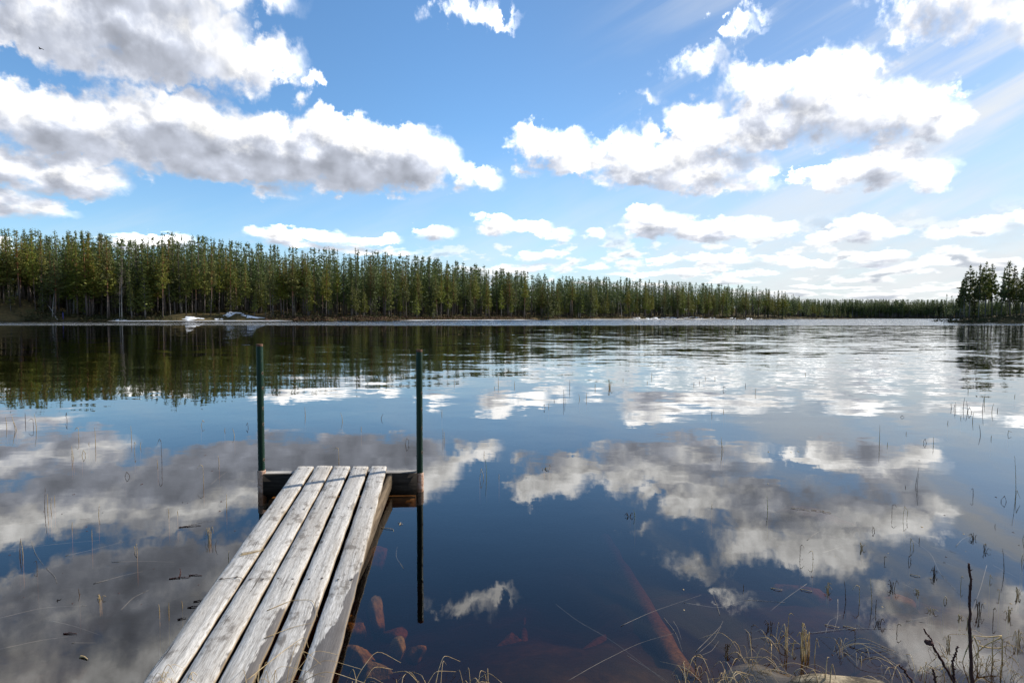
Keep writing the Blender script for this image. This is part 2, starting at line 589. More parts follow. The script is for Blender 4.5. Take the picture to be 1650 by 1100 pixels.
def m_wood():
    """weathered boards: UV in metres (u across, v along from the far end)"""
    m, t, b = material('weathered_board', 0.75, 0.3)
    uv = t.n('ShaderNodeUVMap', uv_map='board').outputs[0]
    att = t.n('ShaderNodeAttribute', attribute_type='OBJECT', attribute_name='wet')
    offs = t.n('ShaderNodeAttribute', attribute_type='OBJECT', attribute_name='grain')
    s = t.sep(uv)
    u, v = s[0], s[1]
    q = t.comb(u, v, offs.outputs['Fac'])
    warp, _ = t.noise(t.vm('MULTIPLY', q, (3, 1.1, 1)), 2.0, 2.0, 0.5)
    uu = t.m('ADD', u, t.m('MULTIPLY', t.m('SUBTRACT', warp, 0.5), 0.035))
    q2 = t.comb(uu, t.m('MULTIPLY', v, 0.045), offs.outputs['Fac'])
    g1, _ = t.noise(q2, 55.0, 6.0, 0.65)
    g2, _ = t.noise(t.comb(uu, t.m('MULTIPLY', v, 0.10), offs.outputs['Fac']), 210.0, 3.0, 0.6)
    blot, _ = t.noise(q, 7.0, 5.0, 0.62)
    blot2, _ = t.noise(t.comb(u, t.m('MULTIPLY', v, 0.5), t.m('ADD', offs.outputs['Fac'], 9.0)), 24.0, 6.0, 0.7)
    c = t.ramp(g1, [(0.30, (.25, .232, .208)), (0.45, (.46, .438, .405)), (0.62, (.60, .575, .535))])
    c = t.mix(t.lin(g2, 0.35, 0.6, 0.55, 0.0), c, (.17, .15, .125))
    ln, _ = t.noise(t.comb(uu, t.m('MULTIPLY', v, 0.022), t.m('ADD', offs.outputs['Fac'], 3.0)), 95.0, 2.0, 0.5)
    c = t.mix(t.m('MULTIPLY', t.smooth(ln, 0.36, 0.30), t.smooth(blot, 0.42, 0.55)), c, (.05, .042, .034))
    tone, _ = t.noise(t.comb(t.m('MULTIPLY', u, 2.0), t.m('MULTIPLY', v, 0.5), t.m('ADD', offs.outputs['Fac'], 5.0)), 2.2, 2.0, 0.5)
    c = t.mix(t.lin(tone, 0.45, 0.72, 0.0, 0.30), c, (.24, .19, .135))
    gr = t.smooth(t.m('ADD', blot, t.m('MULTIPLY', blot2, 0.8)), 0.92, 1.14)
    c = t.mix(t.m('MULTIPLY', gr, 0.82), c, (.14, .12, .10))
    crack = t.m('MULTIPLY', t.smooth(g1, 0.30, 0.22), 0.85)
    c = t.mix(crack, c, (.06, .05, .04))
    vor = t.n('ShaderNodeTexVoronoi', feature='F1')
    t.set(vor.inputs['Vector'], t.comb(t.m('MULTIPLY', uu, 1.0), t.m('MULTIPLY', v, 0.75), offs.outputs['Fac']))
    vor.inputs['Scale'].default_value = 2.6
    knot = t.smooth(vor.outputs['Distance'], 0.085, 0.035)
    c = t.mix(t.m('MULTIPLY', knot, 0.75), c, (.20, .135, .075))
    wn, _ = t.noise(t.comb(t.m('MULTIPLY', uu, 1.0), t.m('MULTIPLY', v, 0.12), offs.outputs['Fac']), 22.0, 4.0, 0.6)
    wn2, _ = t.noise(q, 5.0, 3.0, 0.5)
    edge = t.m('POWER', t.m('DIVIDE', u, 0.145), 1.6)
    wv = t.m('SUBTRACT', v, att.outputs['Fac'])
    wv = t.m('ADD', wv, t.m('MULTIPLY', t.m('SUBTRACT', wn, 0.5), 1.5))
    wv = t.m('ADD', wv, t.m('MULTIPLY', t.m('SUBTRACT', wn2, 0.5), 0.9))
    wv = t.m('ADD', wv, t.m('MULTIPLY', t.m('SUBTRACT', edge, 0.5), 0.9))
    wet = t.smooth(wv, -0.03, 0.05)
    c = t.mix(t.m('MULTIPLY', wet, 0.93), c, t.mix(g1, (.050, .042, .036), (.14, .122, .108)))
    # the edges of the boards keep a yellow-brown tone
    nz = t.sep(t.n('ShaderNodeNewGeometry').outputs['Normal'])[2]
    side = t.smooth(t.m('ABSOLUTE', nz), 0.6, 0.3)
    c = t.mix(t.m('MULTIPLY', side, 0.75), c, t.mix(g1, (.16, .11, .06), (.40, .30, .19)))
    t.set(b.inputs['Base Color'], c)
    t.set(b.inputs['Roughness'], t.lin(wet, 0, 1, 0.8, 0.42))
    bump(t, b, t.m('ADD', t.m('ADD', g1, t.m('MULTIPLY', g2, 0.5)), t.m('MULTIPLY', crack, -1.0)), 0.7, 0.004)
    return m


M['wood'] = m_wood()
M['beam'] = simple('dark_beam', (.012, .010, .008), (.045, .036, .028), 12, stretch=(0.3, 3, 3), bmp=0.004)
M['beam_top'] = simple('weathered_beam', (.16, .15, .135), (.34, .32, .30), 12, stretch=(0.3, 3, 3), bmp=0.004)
M['sub_beam'] = simple('sunken_beam', (.14, .09, .05), (.28, .18, .10), 12, stretch=(0.3, 3, 3), bmp=0.004)
M['old_wood'] = simple('old_brown_board', (.06, .042, .026), (.17, .125, .08), 12, stretch=(3, 0.3, 3), bmp=0.004)
M['nail'] = simple('nail_steel', (.03, .025, .022), (.07, .05, .04), 30, 0.6)


def m_paint():
    m, t, b = material('green_paint', 0.5, 0.25)
    p = objpos(t)
    n, _ = t.noise(p, 38.0, 6.0, 0.7)
    n2, _ = t.noise(t.vm('MULTIPLY', p, (1, 1, 0.3)), 9.0, 4.0, 0.6)
    c = t.mix(t.lin(n2, 0.3, 0.7, 0, 1), (.0015, .013, .007), (.003, .030, .016))
    chip = t.smooth(t.m('ADD', n, t.m('MULTIPLY', n2, 0.35)), 0.86, 0.90)
    c = t.mix(chip, c, (.30, .17, .10))
    t.set(b.inputs['Base Color'], c)
    t.set(b.inputs['Roughness'], t.lin(n, 0.3, 0.7, 0.32, 0.6))
    bump(t, b, n, 0.25, 0.003)
    return m


M['paint'] = m_paint()
M['rust'] = simple('rusty_steel', (.16, .075, .045), (.42, .26, .18), 40, 0.85, c3=(.50, .36, .28), bmp=0.003)
M['rust_dark'] = simple('dark_rust', (.05, .024, .015), (.14, .075, .048), 40, 0.85)
M['hole'] = simple('bolt_hole_dark', (.006, .005, .005), (.02, .012, .01), 30, 0.9)
M['worn'] = simple('worn_paint', (.06, .05, .035), (.20, .16, .11), 60, 0.7)


def m_water():
    m = bpy.data.materials.new('lake_water')
    m.use_nodes = True
    nt = m.node_tree
    nt.nodes.remove(nt.nodes['Principled BSDF'])
    t = NT(nt)
    p = worldpos(t)
    s = t.sep(p)
    X, Y = s[0], s[1]
    rough_patch, _ = t.noise(t.vm('MULTIPLY', p, (0.010, 0.030, 0)), 1.0, 3.0, 0.5)
    # calm behind the reeds near the shore, small waves farther out, more to the right
    open_ = t.smooth(Y, 4.0, 22.0)
    rightness = t.smooth(t.m('DIVIDE', X, t.m('ADD', Y, 4.0)), -0.3, 0.6)
    a_mid = t.m('MULTIPLY', open_, t.lin(rightness, 0, 1, 0.019, 0.036))
    a_mid = t.m('ADD', a_mid, 0.0065)
    a_mid = t.m('MULTIPLY', a_mid, t.lin(rough_patch, 0.35, 0.65, 0.5, 1.5))
    _, w1 = t.noise(t.vm('MULTIPLY', p, (0.55, 1.3, 0)), 1.0, 2.0, 0.55)
    _, w2 = t.noise(t.vm('MULTIPLY', p, (2.6, 5.5, 0)), 1.0, 2.0, 0.6)
    _, w3 = t.noise(t.vm('MULTIPLY', p, (0.16, 0.34, 0)), 1.0, 1.0, 0.5)
    # wind-ruffled lane along the far shore; its edge wanders
    edge, _ = t.noise(t.vm('MULTIPLY', p, (0.012, 0.02, 0)), 1.0, 2.0, 0.5)
    lane = t.m('SUBTRACT', Y, t.m('MULTIPLY_ADD', X, 0.20, 98.0))
    lane = t.m('ADD', lane, t.m('MULTIPLY', t.m('SUBTRACT', edge, 0.5), 26.0))
    ruf = t.smooth(lane, -3.0, 6.0)
    _, w4 = t.noise(t.vm('MULTIPLY', p, (5.0, 9.0, 0)), 1.0, 2.0, 0.6)

    def sl(c, a):
        return t.scale(t.vm('SUBTRACT', c, (0.5, 0.5, 0.5)), a)
    v = sl(w1, t.m('MULTIPLY', a_mid, 3.4))
    v = t.vm('ADD', v, sl(w2, t.m('MULTIPLY', a_mid, 2.2)))
    v = t.vm('ADD', v, sl(w3, t.m('MULTIPLY', a_mid, 1.2)))
    v = t.vm('ADD', v, sl(w4, t.m('MULTIPLY', ruf, 1.25)))
    v = t.vm('MULTIPLY', v, (0.5, 1.0, 0.0))
    # in the ruffled lane it is the near faces of the wavelets that one sees
    v = t.vm('ADD', v, t.comb(0.0, t.m('MULTIPLY', ruf, -0.11), 0.0))
    N = t.vm('NORMALIZE', t.vm('ADD', v, (0, 0, 1)))
    inc = t.n('ShaderNodeNewGeometry').outputs['Incoming']
    cosi = t.m('MINIMUM', t.m('ABSOLUTE', t.vm('DOT_PRODUCT', inc, N)), 1.0)
    fr = t.m('MULTIPLY_ADD', t.m('POWER', t.m('SUBTRACT', 1.0, cosi), 4.4), 0.957, 0.043)
    gl = t.n('ShaderNodeBsdfGlossy')
    gl.inputs['Roughness'].default_value = 0.0
    gl.inputs['Color'].default_value = (0.97, 0.97, 0.97, 1)
    t.set(gl.inputs['Normal'], N)
    tr = t.n('ShaderNodeBsdfTransparent')
    tr.inputs[0].default_value = (0.96, 0.93, 0.88, 1)
    mx = t.n('ShaderNodeMixShader')
    t.set(mx.inputs[0], fr)
    nt.links.new(tr.outputs[0], mx.inputs[1])
    nt.links.new(gl.outputs[0], mx.inputs[2])
    out = nt.nodes['Material Output']
    nt.links.new(mx.outputs[0], out.inputs['Surface'])
    va = t.n('ShaderNodeVolumeAbsorption')
    va.inputs['Color'].default_value = (0.74, 0.53, 0.20, 1)
    va.inputs['Density'].default_value = 5.0
    nt.links.new(va.outputs[0], out.inputs['Volume'])
    return m


M['water'] = m_water()

# ------------------------------------------------------------------ ground, lake bed, water
# far shoreline, from the left end of the view to the tip of the spit on the right
SH_PX = np.array([-900, -400, 0, 300, 600, 800, 1000, 1200, 1385.0])
SH_Y = np.array([95, 128, 150, 162, 186, 238, 300, 372, 465.0])


def shore(px):
    Y = np.interp(px, SH_PX, SH_Y)
    return (px - 825) / F * Y, Y


INL = np.array([-0.50, 0.866])


def bank_h(px, o):
    """height of the far bank at shoreline position px, o metres inland"""
    o = np.asarray(o, dtype=float)
    px = np.asarray(px, dtype=float)
    base = 0.9 * np.clip(o / 3.0, 0, 1) + 0.055 * np.clip(o - 3, 0, 400) + 7.0 * np.clip((o - 66) / 14.0, 0, 1) * np.clip((1280 - px) / 160.0, 0, 1)
    mound = np.exp(-((px + 10) / 75.0) ** 2) * 5.0 * np.clip((o - 1.5) / 9.0, 0, 1) ** 1.2
    mid = np.exp(-((px - 370) / 130.0) ** 2) * 1.4 * np.clip((o - 1.0) / 8.0, 0, 1)
    x, y = shore(px)
    wob = (vnoise(x / 4.0, (o + y) / 4.0, 3) - 0.5) * 0.9 * np.clip(o / 4, 0, 1)
    return base + mound + mid + wob - 0.15


def build_setting():
    # one sheet under everything, out to the horizon
    s = 9000.0
    v = [(-s, -s, -3.2), (s, -s, -3.2), (s, s, -3.2), (-s, s, -3.2)]
    tag(obj('ground', mesh_from('ground', v, [[0, 1, 2, 3]], M['bed'])), kind='structure')
    # near shore and the lake bed in front of it
    nu, nv = 150, 130
    xs = np.linspace(-9, 9, nu)
    ys = np.concatenate([np.linspace(-6, 1.2, 24), np.linspace(1.3, 9, nv - 24)])
    X, Y = np.meshgrid(xs, ys, indexing='ij')
    d = Y - 1.75 - 0.35 * np.sin(X * 0.9 + 0.5)
    Z = np.where(d < 0, -d * 0.16, -d * 0.24)
    Z = np.maximum(Z, -1.7 - 0.02 * d) - 0.02
    Z += (vnoise(X * 2.3, Y * 2.3, 1) - 0.5) * 0.16 + (vnoise(X * 7, Y * 7, 2) - 0.5) * 0.05
    right = np.clip((X - 0.9) / 1.2, 0, 1) * np.clip((4.6 - Y) / 1.5, 0, 1)
    Z += right * np.clip(-Z - 0.10, 0, 1) * 0.62
    V = np.stack([X, Y, Z], -1)
    tag(obj('lake_bed', mesh_from('lake_bed', V, grid_quads(nu, nv), M['bed'], smooth=True)), kind='structure')
    # water
    v = [(-4000, -3, 0), (4000, -3, 0), (4000, 5000, 0), (-4000, 5000, 0)]
    tag(obj('water', mesh_from('water', v, [[0, 1, 2, 3]], M['water'])), kind='structure')
    # far bank
    px = np.concatenate([np.linspace(-900, -60, 30), np.linspace(-50, 1385, 380)])
    o = np.concatenate([[-2.0, -0.5], np.linspace(0, 14, 22), np.linspace(16, 60, 12), [78, 90, 140, 220, 320]])
    PX, O = np.meshgrid(px, o, indexing='ij')
    x, y = shore(PX)
    jit = (vnoise(x / 3.0, y / 3.0, 5) - 0.5) * 2.2
    Z = np.where(O < 0, -0.4 + O * 0.3, bank_h(PX, np.maximum(O, 0)))
    taper = np.clip((1385 - PX) / 60.0, 0, 1)
    Z = np.where(O > 0, Z * (0.35 + 0.65 * taper), Z)
    V = np.stack([x + INL[0] * (O + jit), y + INL[1] * (O + jit), Z], -1)
    tag(obj('far_bank', mesh_from('far_bank', V, grid_quads(len(px), len(o)), M['ground'], smooth=True)), kind='structure')
    # bank across the far end of the lake
    xs = np.linspace(230, 900, 90)
    os_ = np.array([-2, 0, 2, 8, 20, 48, 56, 200])
    X, O = np.meshgrid(xs, os_, indexing='ij')
    Z = np.where(O < 0, -0.5, 0.6 * np.clip(O / 2, 0, 1) + 0.02 * O + 9 * np.clip((O - 48) / 8, 0, 1))
    V = np.stack([X, 640 + O + 6 * np.sin(X * 0.03), Z], -1)
    tag(obj('distant_bank', mesh_from('distant_bank', V, grid_quads(len(xs), len(os_)), M['ground'], smooth=True)), kind='structure')
    # headland on the right
    n1, n2 = 70, 26
    tt = np.linspace(0, 1, n1)
    rr = np.linspace(-1, 1, n2)
    T, Rr = np.meshgrid(tt, rr, indexing='ij')
    wdt = 14 * np.sqrt(np.clip(T * 3.2, 0, 1)) + 0.4
    X = 131.5 + T * 110
    Y = 171 + T * -6 + Rr * wdt + 6 * (1 - T) * 0
    prof = np.clip(1 - np.abs(Rr) ** 2.2, 0, 1)
    hh = (0.8 + 2.3 * np.clip(T * 4.0, 0, 1)) * prof
    hh = hh + (vnoise(X / 1.6, Y / 1.6, 9) - 0.5) * 1.0 * prof - 0.12
    V = np.stack([X, Y, hh], -1)
    tag(obj('headland', mesh_from('headland', V, grid_quads(n1, n2), M['ground'], smooth=True)), kind='structure')


build_setting()


def headland_z(x):
    return 1.6 + min(1.0, max(0.0, (x - 131.5) / 27.0)) * 0.4


# ------------------------------------------------------------------ trees
def leaf_quads(C, size, flat=0.0):
    """one irregular quad per centre"""
    n = len(C)
    a = rng.normal(size=(n, 3))
    b = rng.normal(size=(n, 3))
    a[:, 2] *= (1 - flat)
    a /= np.linalg.norm(a, axis=1, keepdims=True)
    b -= a * np.sum(a * b, axis=1, keepdims=True)
    b /= np.linalg.norm(b, axis=1, keepdims=True)
    s = np.asarray(size).reshape(-1, 1) * rng.uniform(0.7, 1.3, (n, 1))
    a = a * s
    b = b * s * rng.uniform(0.35, 0.7, (n, 1))
    V = np.stack([C - a * 0.9, C + b, C + a * 1.1, C - b], axis=1).reshape(-1, 3)
    Q = np.arange(n * 4).reshape(-1, 4)
    return V, Q


def conifer(h, kind, dens=1.0, nring=7, leaf=0.28, rmul=1.0, limb=True):
    """returns (trunk Geo, crown V, crown Q)"""
    tk = Geo()
    bend = rng.normal(size=2) * 0.012 * h
    zz = np.linspace(0, 1, nring)
    sway = np.stack([bend[0] * np.sin(zz * 2.2), bend[1] * np.sin(zz * 2.7), zz * h], -1)
    r0 = 0.0075 * h + 0.03
    tk.tube(sway, r0 * (1 - zz) ** 0.8 + 0.015, 6)

    def at(z):
        return np.array([np.interp(z, sway[:, 2], sway[:, 0]), np.interp(z, sway[:, 2], sway[:, 1]), z])
    if kind == 'pine':          # bare trunk, narrow ragged top
        start, Rm, pw, up = rng.uniform(0.30, 0.50), 0.112 * h, 0.95, 0.20
    elif kind == 'spruce':      # green almost to the ground, drooping
        start, Rm, pw, up = rng.uniform(0.08, 0.22), 0.092 * h, 1.0, -0.30
    elif kind == 'young':       # half-grown pine, full crown
        start, Rm, pw, up = rng.uniform(0.18, 0.32), 0.128 * h, 0.95, 0.15
    else:                       # 'old' : tall bare pole with flat layered top
        start, Rm, pw, up = rng.uniform(0.28, 0.40), 0.105 * h, 0.75, 0.24
    Rm *= rmul
    C, S = [], []
    n_wh = int((h * (1 - start)) / (0.50 if kind != 'old' else 0.55) * min(1.0, 0.5 + dens * 0.5))
    for i in range(n_wh):
        f = (i + rng.uniform(-0.4, 0.4)) / n_wh
        f = min(max(f, 0), 0.995)
        z = h * (start + (1 - start) * f)
        prof = (1 - f) ** pw * (0.55 + 0.45 * min(1, f / 0.12 + 0.2))
        if kind == 'old':
            prof *= 0.75 + 0.5 * rng.random()
        nb = max(2, int(round((5 if kind != 'old' else 4) * min(1, dens + 0.2))))
        a0 = rng.uniform(0, 6.28)
        for j in range(nb):
            if kind == 'old' and rng.random() < 0.18:
                continue
            ang = a0 + j * 6.283 / nb + rng.normal() * 0.35
            L = Rm * prof * rng.uniform(0.5, 1.2) + 0.06
            slope = up + rng.normal() * 0.15 + (0.35 * f if kind != 'spruce' else 0.25 * f)
            base = at(z)
            dirv = np.array([math.cos(ang), math.sin(ang), slope])
            if limb and L > 0.7:
                tk.tube([base, base + dirv * L * 0.5, base + dirv * L * 0.9 + np.array([0, 0, 0.05 * L])], [0.03 + 0.006 * L, 0.02, 0.008], 3)
            nt_ = max(2, int(L * 4.2 * dens))
            ts = np.linspace(0.28 if kind != 'old' else 0.45, 1.0, nt_) + rng.normal(size=nt_) * 0.06
            pts = base + dirv * (ts * L)[:, None] + rng.normal(size=(nt_, 3)) * np.array([0.16, 0.16, 0.15]) * (0.15 + 0.5 * L)
            C.append(pts)
            S.append(np.full(nt_, leaf * (0.50 + 0.65 * prof)))
    # leader
    nl = 10
    lz = np.linspace(-0.085 * h, 0.004 * h, nl)
    pts = at(h) + np.stack([rng.normal(size=nl) * 0.03, rng.normal(size=nl) * 0.03, lz], -1)
    C.append(pts)
    S.append(np.linspace(leaf * 0.8, leaf * 0.32, nl))
    C = np.concatenate(C)
    S = np.concatenate(S)
    reps = 2 if dens > 0.6 else 1
    C = np.repeat(C, reps, 0) + rng.normal(size=(len(C) * reps, 3)) * leaf * 0.35
    S = np.repeat(S, reps)
    V, Q = leaf_quads(C, S, 0.35 if kind != 'spruce' else 0.2)
    # dead branches under the crown
    if kind in ('pine', 'old', 'young') and limb:
        for i in range(14):
            z = h * rng.uniform(0.12, start + 0.05)
            ang = rng.uniform(0, 6.28)
            L = rng.uniform(0.4, 1.5)
            b0 = at(z)
            d = np.array([math.cos(ang), math.sin(ang), rng.uniform(-0.25, 0.15)])
            tk.tube([b0, b0 + d * L], [0.022, 0.006], 3)
    return tk, V, Q


def birch(h):
    tk, br = Geo(), Geo()
    zz = np.linspace(0, 1, 8)
    bend = rng.normal(size=2) * 0.04 * h
    sway = np.stack([bend[0] * zz ** 2, bend[1] * zz ** 2, zz * h], -1)
    tk.tube(sway, (0.006 * h + 0.02) * (1 - zz) + 0.012, 6)
    for i in range(34):
        f = rng.uniform(0.3, 0.97)
        b0 = np.array([np.interp(f, zz, sway[:, k]) for k in range(3)])
        ang = rng.uniform(0, 6.28)
        L = h * 0.17 * (1 - f * 0.7) * rng.uniform(0.6, 1.2)
        d = np.array([math.cos(ang) * 0.6, math.sin(ang) * 0.6, rng.uniform(0.4, 1.0)])
        p1 = b0 + d * L * 0.55
        p2 = p1 + (d + rng.normal(size=3) * 0.3) * L * 0.5
        br.tube([b0, p1, p2], [0.028, 0.018, 0.006], 3)
        for k in range(4):
            q0 = b0 + (p2 - b0) * rng.uniform(0.3, 1.0)
            dd = d + rng.normal(size=3) * 0.6
            br.tube([q0, q0 + dd * L * 0.35], [0.012, 0.004], 3)
    return tk, br


def tree_protos():
    pr = {}
    for kind, hs in (('pine', (20, 21, 22, 20, 21, 19)), ('spruce', (19, 20, 18, 20)), ('young', (14, 13, 12, 15, 11)), ('old', (17, 16, 17.5, 16.5))):
        lst = []
        for h in hs:
            old = kind == 'old'
            tk, V, Q = conifer(h, kind, 2.2 if old else 1.15, leaf=0.33 if old else 0.25)
            tm = tk.mesh(kind + '_trunk', M['bark_grey'] if kind in ('spruce', 'young', 'old') else M['bark'])
            cm = mesh_from(kind + '_crown', V, Q, M['spruce'] if kind in ('spruce', 'old') else M['pine'])
            lst.append((h, tm, cm))
        pr[kind] = lst
    lst = []
    for h in (13, 11, 14):
        tk, br = birch(h)
        lst.append((h, tk.mesh('birch_trunk', M['birch'], smooth=True), br.mesh('birch_branches', M['bark_grey'])))
    pr['birch'] = lst
    return pr


PROTO = tree_protos()
TREE_NAME = {'pine': 'pine_tree', 'spruce': 'spruce_tree', 'young': 'young_pine_tree', 'old': 'pine_tree', 'birch': 'birch_tree'}
N_TREE = {}


def plant(kind, loc, h, label, group=None, rz=None, variant=None, wide=1.0):
    lst = PROTO[kind]
    k = N_TREE.get(kind, 0)
    N_TREE[kind] = k + 1
    h0, tm, cm = lst[(k if variant is None else variant) % len(lst)]
    root = empty(TREE_NAME[kind], loc)
    s = h / h0
    root.scale = (s * wide, s * wide, s)
    root.rotation_euler = (random.gauss(0, 0.012), random.gauss(0, 0.012), random.uniform(0, 6.28) if rz is None else rz)
    tag(root, label, 'tree', group)
    obj('trunk', tm, root)
    obj('branches' if kind == 'birch' else 'crown', cm, root)
    return root


TOP_PX = np.array([-900, 0, 60, 110, 160, 215, 270, 330, 380, 480, 600, 700, 800, 900, 1000, 1100, 1200, 1260, 1300, 1385.0])
TOP_PY = np.array([370, 373, 374, 376, 379, 392, 380, 385, 393, 402, 407, 418, 433, 446, 449, 456, 461, 470, 482, 494.0])


def skyline_h(px, Y, zb):
    """height that brings a tree at distance Y up to the photo's tree line"""
    py = np.interp(px, TOP_PX, TOP_PY)
    return P(px, float(py), Y).z - zb


ZONES = [  # from px, to px, what tells this stretch apart
    (-60, 150, 'on the brown mound at the far left', 'on the left mound'),
    (150, 300, 'on the dark bank between mound and snow', 'between mound and snow'),
    (300, 440, 'behind the snow patches on the far bank', 'behind the snow patches'),
    (440, 640, 'above the brown heath right of the snow', 'above the brown heath'),
    (640, 960, 'in the even middle stretch of the far forest', 'in the middle stretch'),
    (960, 1210, 'behind the snowy rocks of the middle shore', 'behind the pale rocks'),
    (1210, 1400, 'on the low spit where the forest ends', 'on the low spit'),
]
WORD = {'pine': 'tall pine with bare lower trunk', 'spruce': 'dark narrow spruce green to its foot', 'young': 'half-grown olive green pine', 'birch': 'leafless pale birch'}


def front_trees():
    px = -45.0
    i = 0
    while px < 1386:
        z = [q for q in ZONES if q[0] <= px < q[1]][0]
        Y0 = float(np.interp(px, SH_PX, SH_Y))
        u = random.random()
        o = 1.5 + 13 * u ** 1.3
        if px < 150:
            o = (5.5 if px < 55 else 1.2) + 9 * u
            kind = random.choices(['pine', 'young', 'spruce', 'birch'], [8, 1.6, 1, 0.4])[0]
        elif 295 < px < 430:
            o = 3.5 + 11 * u
            kind = random.choices(['pine', 'young', 'spruce'], [5, 3, 2])[0]
        elif px < 300:
            kind = random.choices(['pine', 'young', 'spruce', 'birch'], [4, 3, 3, 1.3])[0]
        elif px < 1210:
            kind = random.choices(['pine', 'young', 'spruce', 'birch'], [5, 5, 2.2, 0.35])[0]
        else:
            kind = random.choices(['pine', 'young', 'spruce'], [3, 4, 2])[0]
        x, y = shore(px)
        lx, ly = x + INL[0] * o, y + INL[1] * o
        taper = min(1.0, max(0, (1385 - px) / 60.0))
        zb = float(bank_h(px, o)) * (0.35 + 0.65 * taper)
        pxx = 825 + lx / ly * F
        H = skyline_h(pxx, ly, zb)
        f = {'pine': random.uniform(0.72, 1.04), 'spruce': random.uniform(0.55, 1.06), 'young': random.uniform(0.38, 0.74), 'birch': random.uniform(0.42, 0.62)}[kind]
        plant(kind, (lx, ly, zb - 0.15), max(4.5, H * f), WORD[kind] + ' ' + z[2], {'pine': 'tall pines ', 'spruce': 'dark spruces ', 'young': 'half-grown pines ', 'birch': 'birches '}[kind] + z[3], wide=random.choice((0.75, 0.9, 1.0, 1.15, 1.35, 1.6)) * (1.0 if px < 800 else 1.2))
        px += random.choice((1.5, 2.5, 4.0, 6.0, 8.0, 10.0, 15.0)) * (1.0 if px < 900 else 0.72)
        i += 1
    return i


front_trees()


def special_trees():
    # single trees one can pick out on the far side
    def far(px, o, kind, top_py, label, variant=None, wide=1.0):
        x, y = shore(px)
        lx, ly = float(x + INL[0] * o), float(y + INL[1] * o)
        px2 = 825 + lx / ly * F
        # solve the shore position that lands on this pixel
        for _ in range(6):
            px -= (px2 - px) * 0.0
            break
        zb = float(bank_h(px, o))
        H = P(px2, top_py, ly).z - zb
        return plant(kind, (lx, ly, zb - 0.15), H, label, variant=variant, wide=wide)
    far(282, 8, 'spruce', 372, 'tallest spruce standing above the tree line left of the snow patches')
    far(22, 8, 'pine', 370, 'tall red-trunked pine at the leftmost edge of the far forest', 0, 1.1)
    far(142, 4, 'pine', 384, 'pine with a bright red trunk rising alone from the foot of the mound', 2)
    far(113, 6, 'young', 392, 'broad olive pine with low drooping crown on the brown mound', 0, 1.25)
    far(196, 1.5, 'birch', 415, 'tall pale birch at the water edge right of the mound', 2)
    far(212, 2, 'spruce', 418, 'yellow-green slim spruce growing beside the pale birch at the shore', 2, 0.8)
    far(585, 6, 'spruce', 398, 'pointed spruce rising above the tree line over the jetty', 1, 0.8)
    # pines of the right headland
    hl = [
        (1548, 455, 'old', 1, 'shortest dark pine at the outer tip of the right headland', 173, 1.0),
        (1556, 440, 'old', 2, 'second dark pine from the tip of the right headland', 170, 1.0),
        (1565, 427, 'old', 0, 'dense tall pine leading the clump on the right headland', 172, 1.25),
        (1572, 436, 'spruce', 0, 'dark bushy conifer tucked between the first headland pines', 176, 1.0),
        (1580, 424, 'old', 3, 'slender bare-trunked pine with a small top on the headland', 168, 0.7),
        (1591, 421, 'old', 0, 'full-topped pine in the middle of the left headland clump', 171, 1.1),
        (1602, 424, 'old', 2, 'straight pine closing the left headland clump beside the gap', 174, 0.95),
        (1608, 456, 'young', 1, 'small young pine standing in the gap of the headland clump', 168, 0.7),
        (1616, 431, 'old', 1, 'thin pole-like pine standing alone before the sky gap', 170, 0.6),
        (1632, 419, 'old', 3, 'tallest headland pine with open layered crown', 172, 1.2),
        (1641, 437, 'spruce', 1, 'dark conifer crowding the right side of the tallest headland pine', 168, 1.0),
        (1651, 430, 'old', 2, 'broad pine cut by the right edge of the picture', 173, 1.3),
        (1553, 449, 'old', 3, 'low dark pine between the first two on the headland tip', 177, 1.0),
        (1569, 441, 'old', 1, 'back-row pine showing between the dense leader and the bushy conifer', 181, 1.0),
        (1586, 431, 'old', 2, 'back-row pine filling the middle of the left headland clump', 180, 1.1),
        (1597, 433, 'old', 0, 'back-row pine left of the straight pine beside the gap', 182, 1.0),
        (1626, 440, 'old', 2, 'back-row pine left of the tallest headland pine', 179, 1.1),
        (1637, 428, 'old', 1, 'back-row pine right behind the tallest headland pine', 181, 1.1),
        (1647, 441, 'old', 3, 'shorter pine in front of the broad pine at the picture edge', 167, 1.0),
        (1668, 432, 'old', 0, 'pine just past the right edge of the picture', 171, 1.2),
        (1690, 428, 'old', 1, 'pine well past the right edge of the picture', 172, 1.2),
    ]
    for px, py, kind, var, lab, Y, wd in hl:
        p = P(px, py, Y)
        z0 = headland_z(p.x) - 0.2
        plant(kind, (p.x, Y, z0), p.z - z0, lab, variant=var, wide=wd * 1.05)


special_trees()


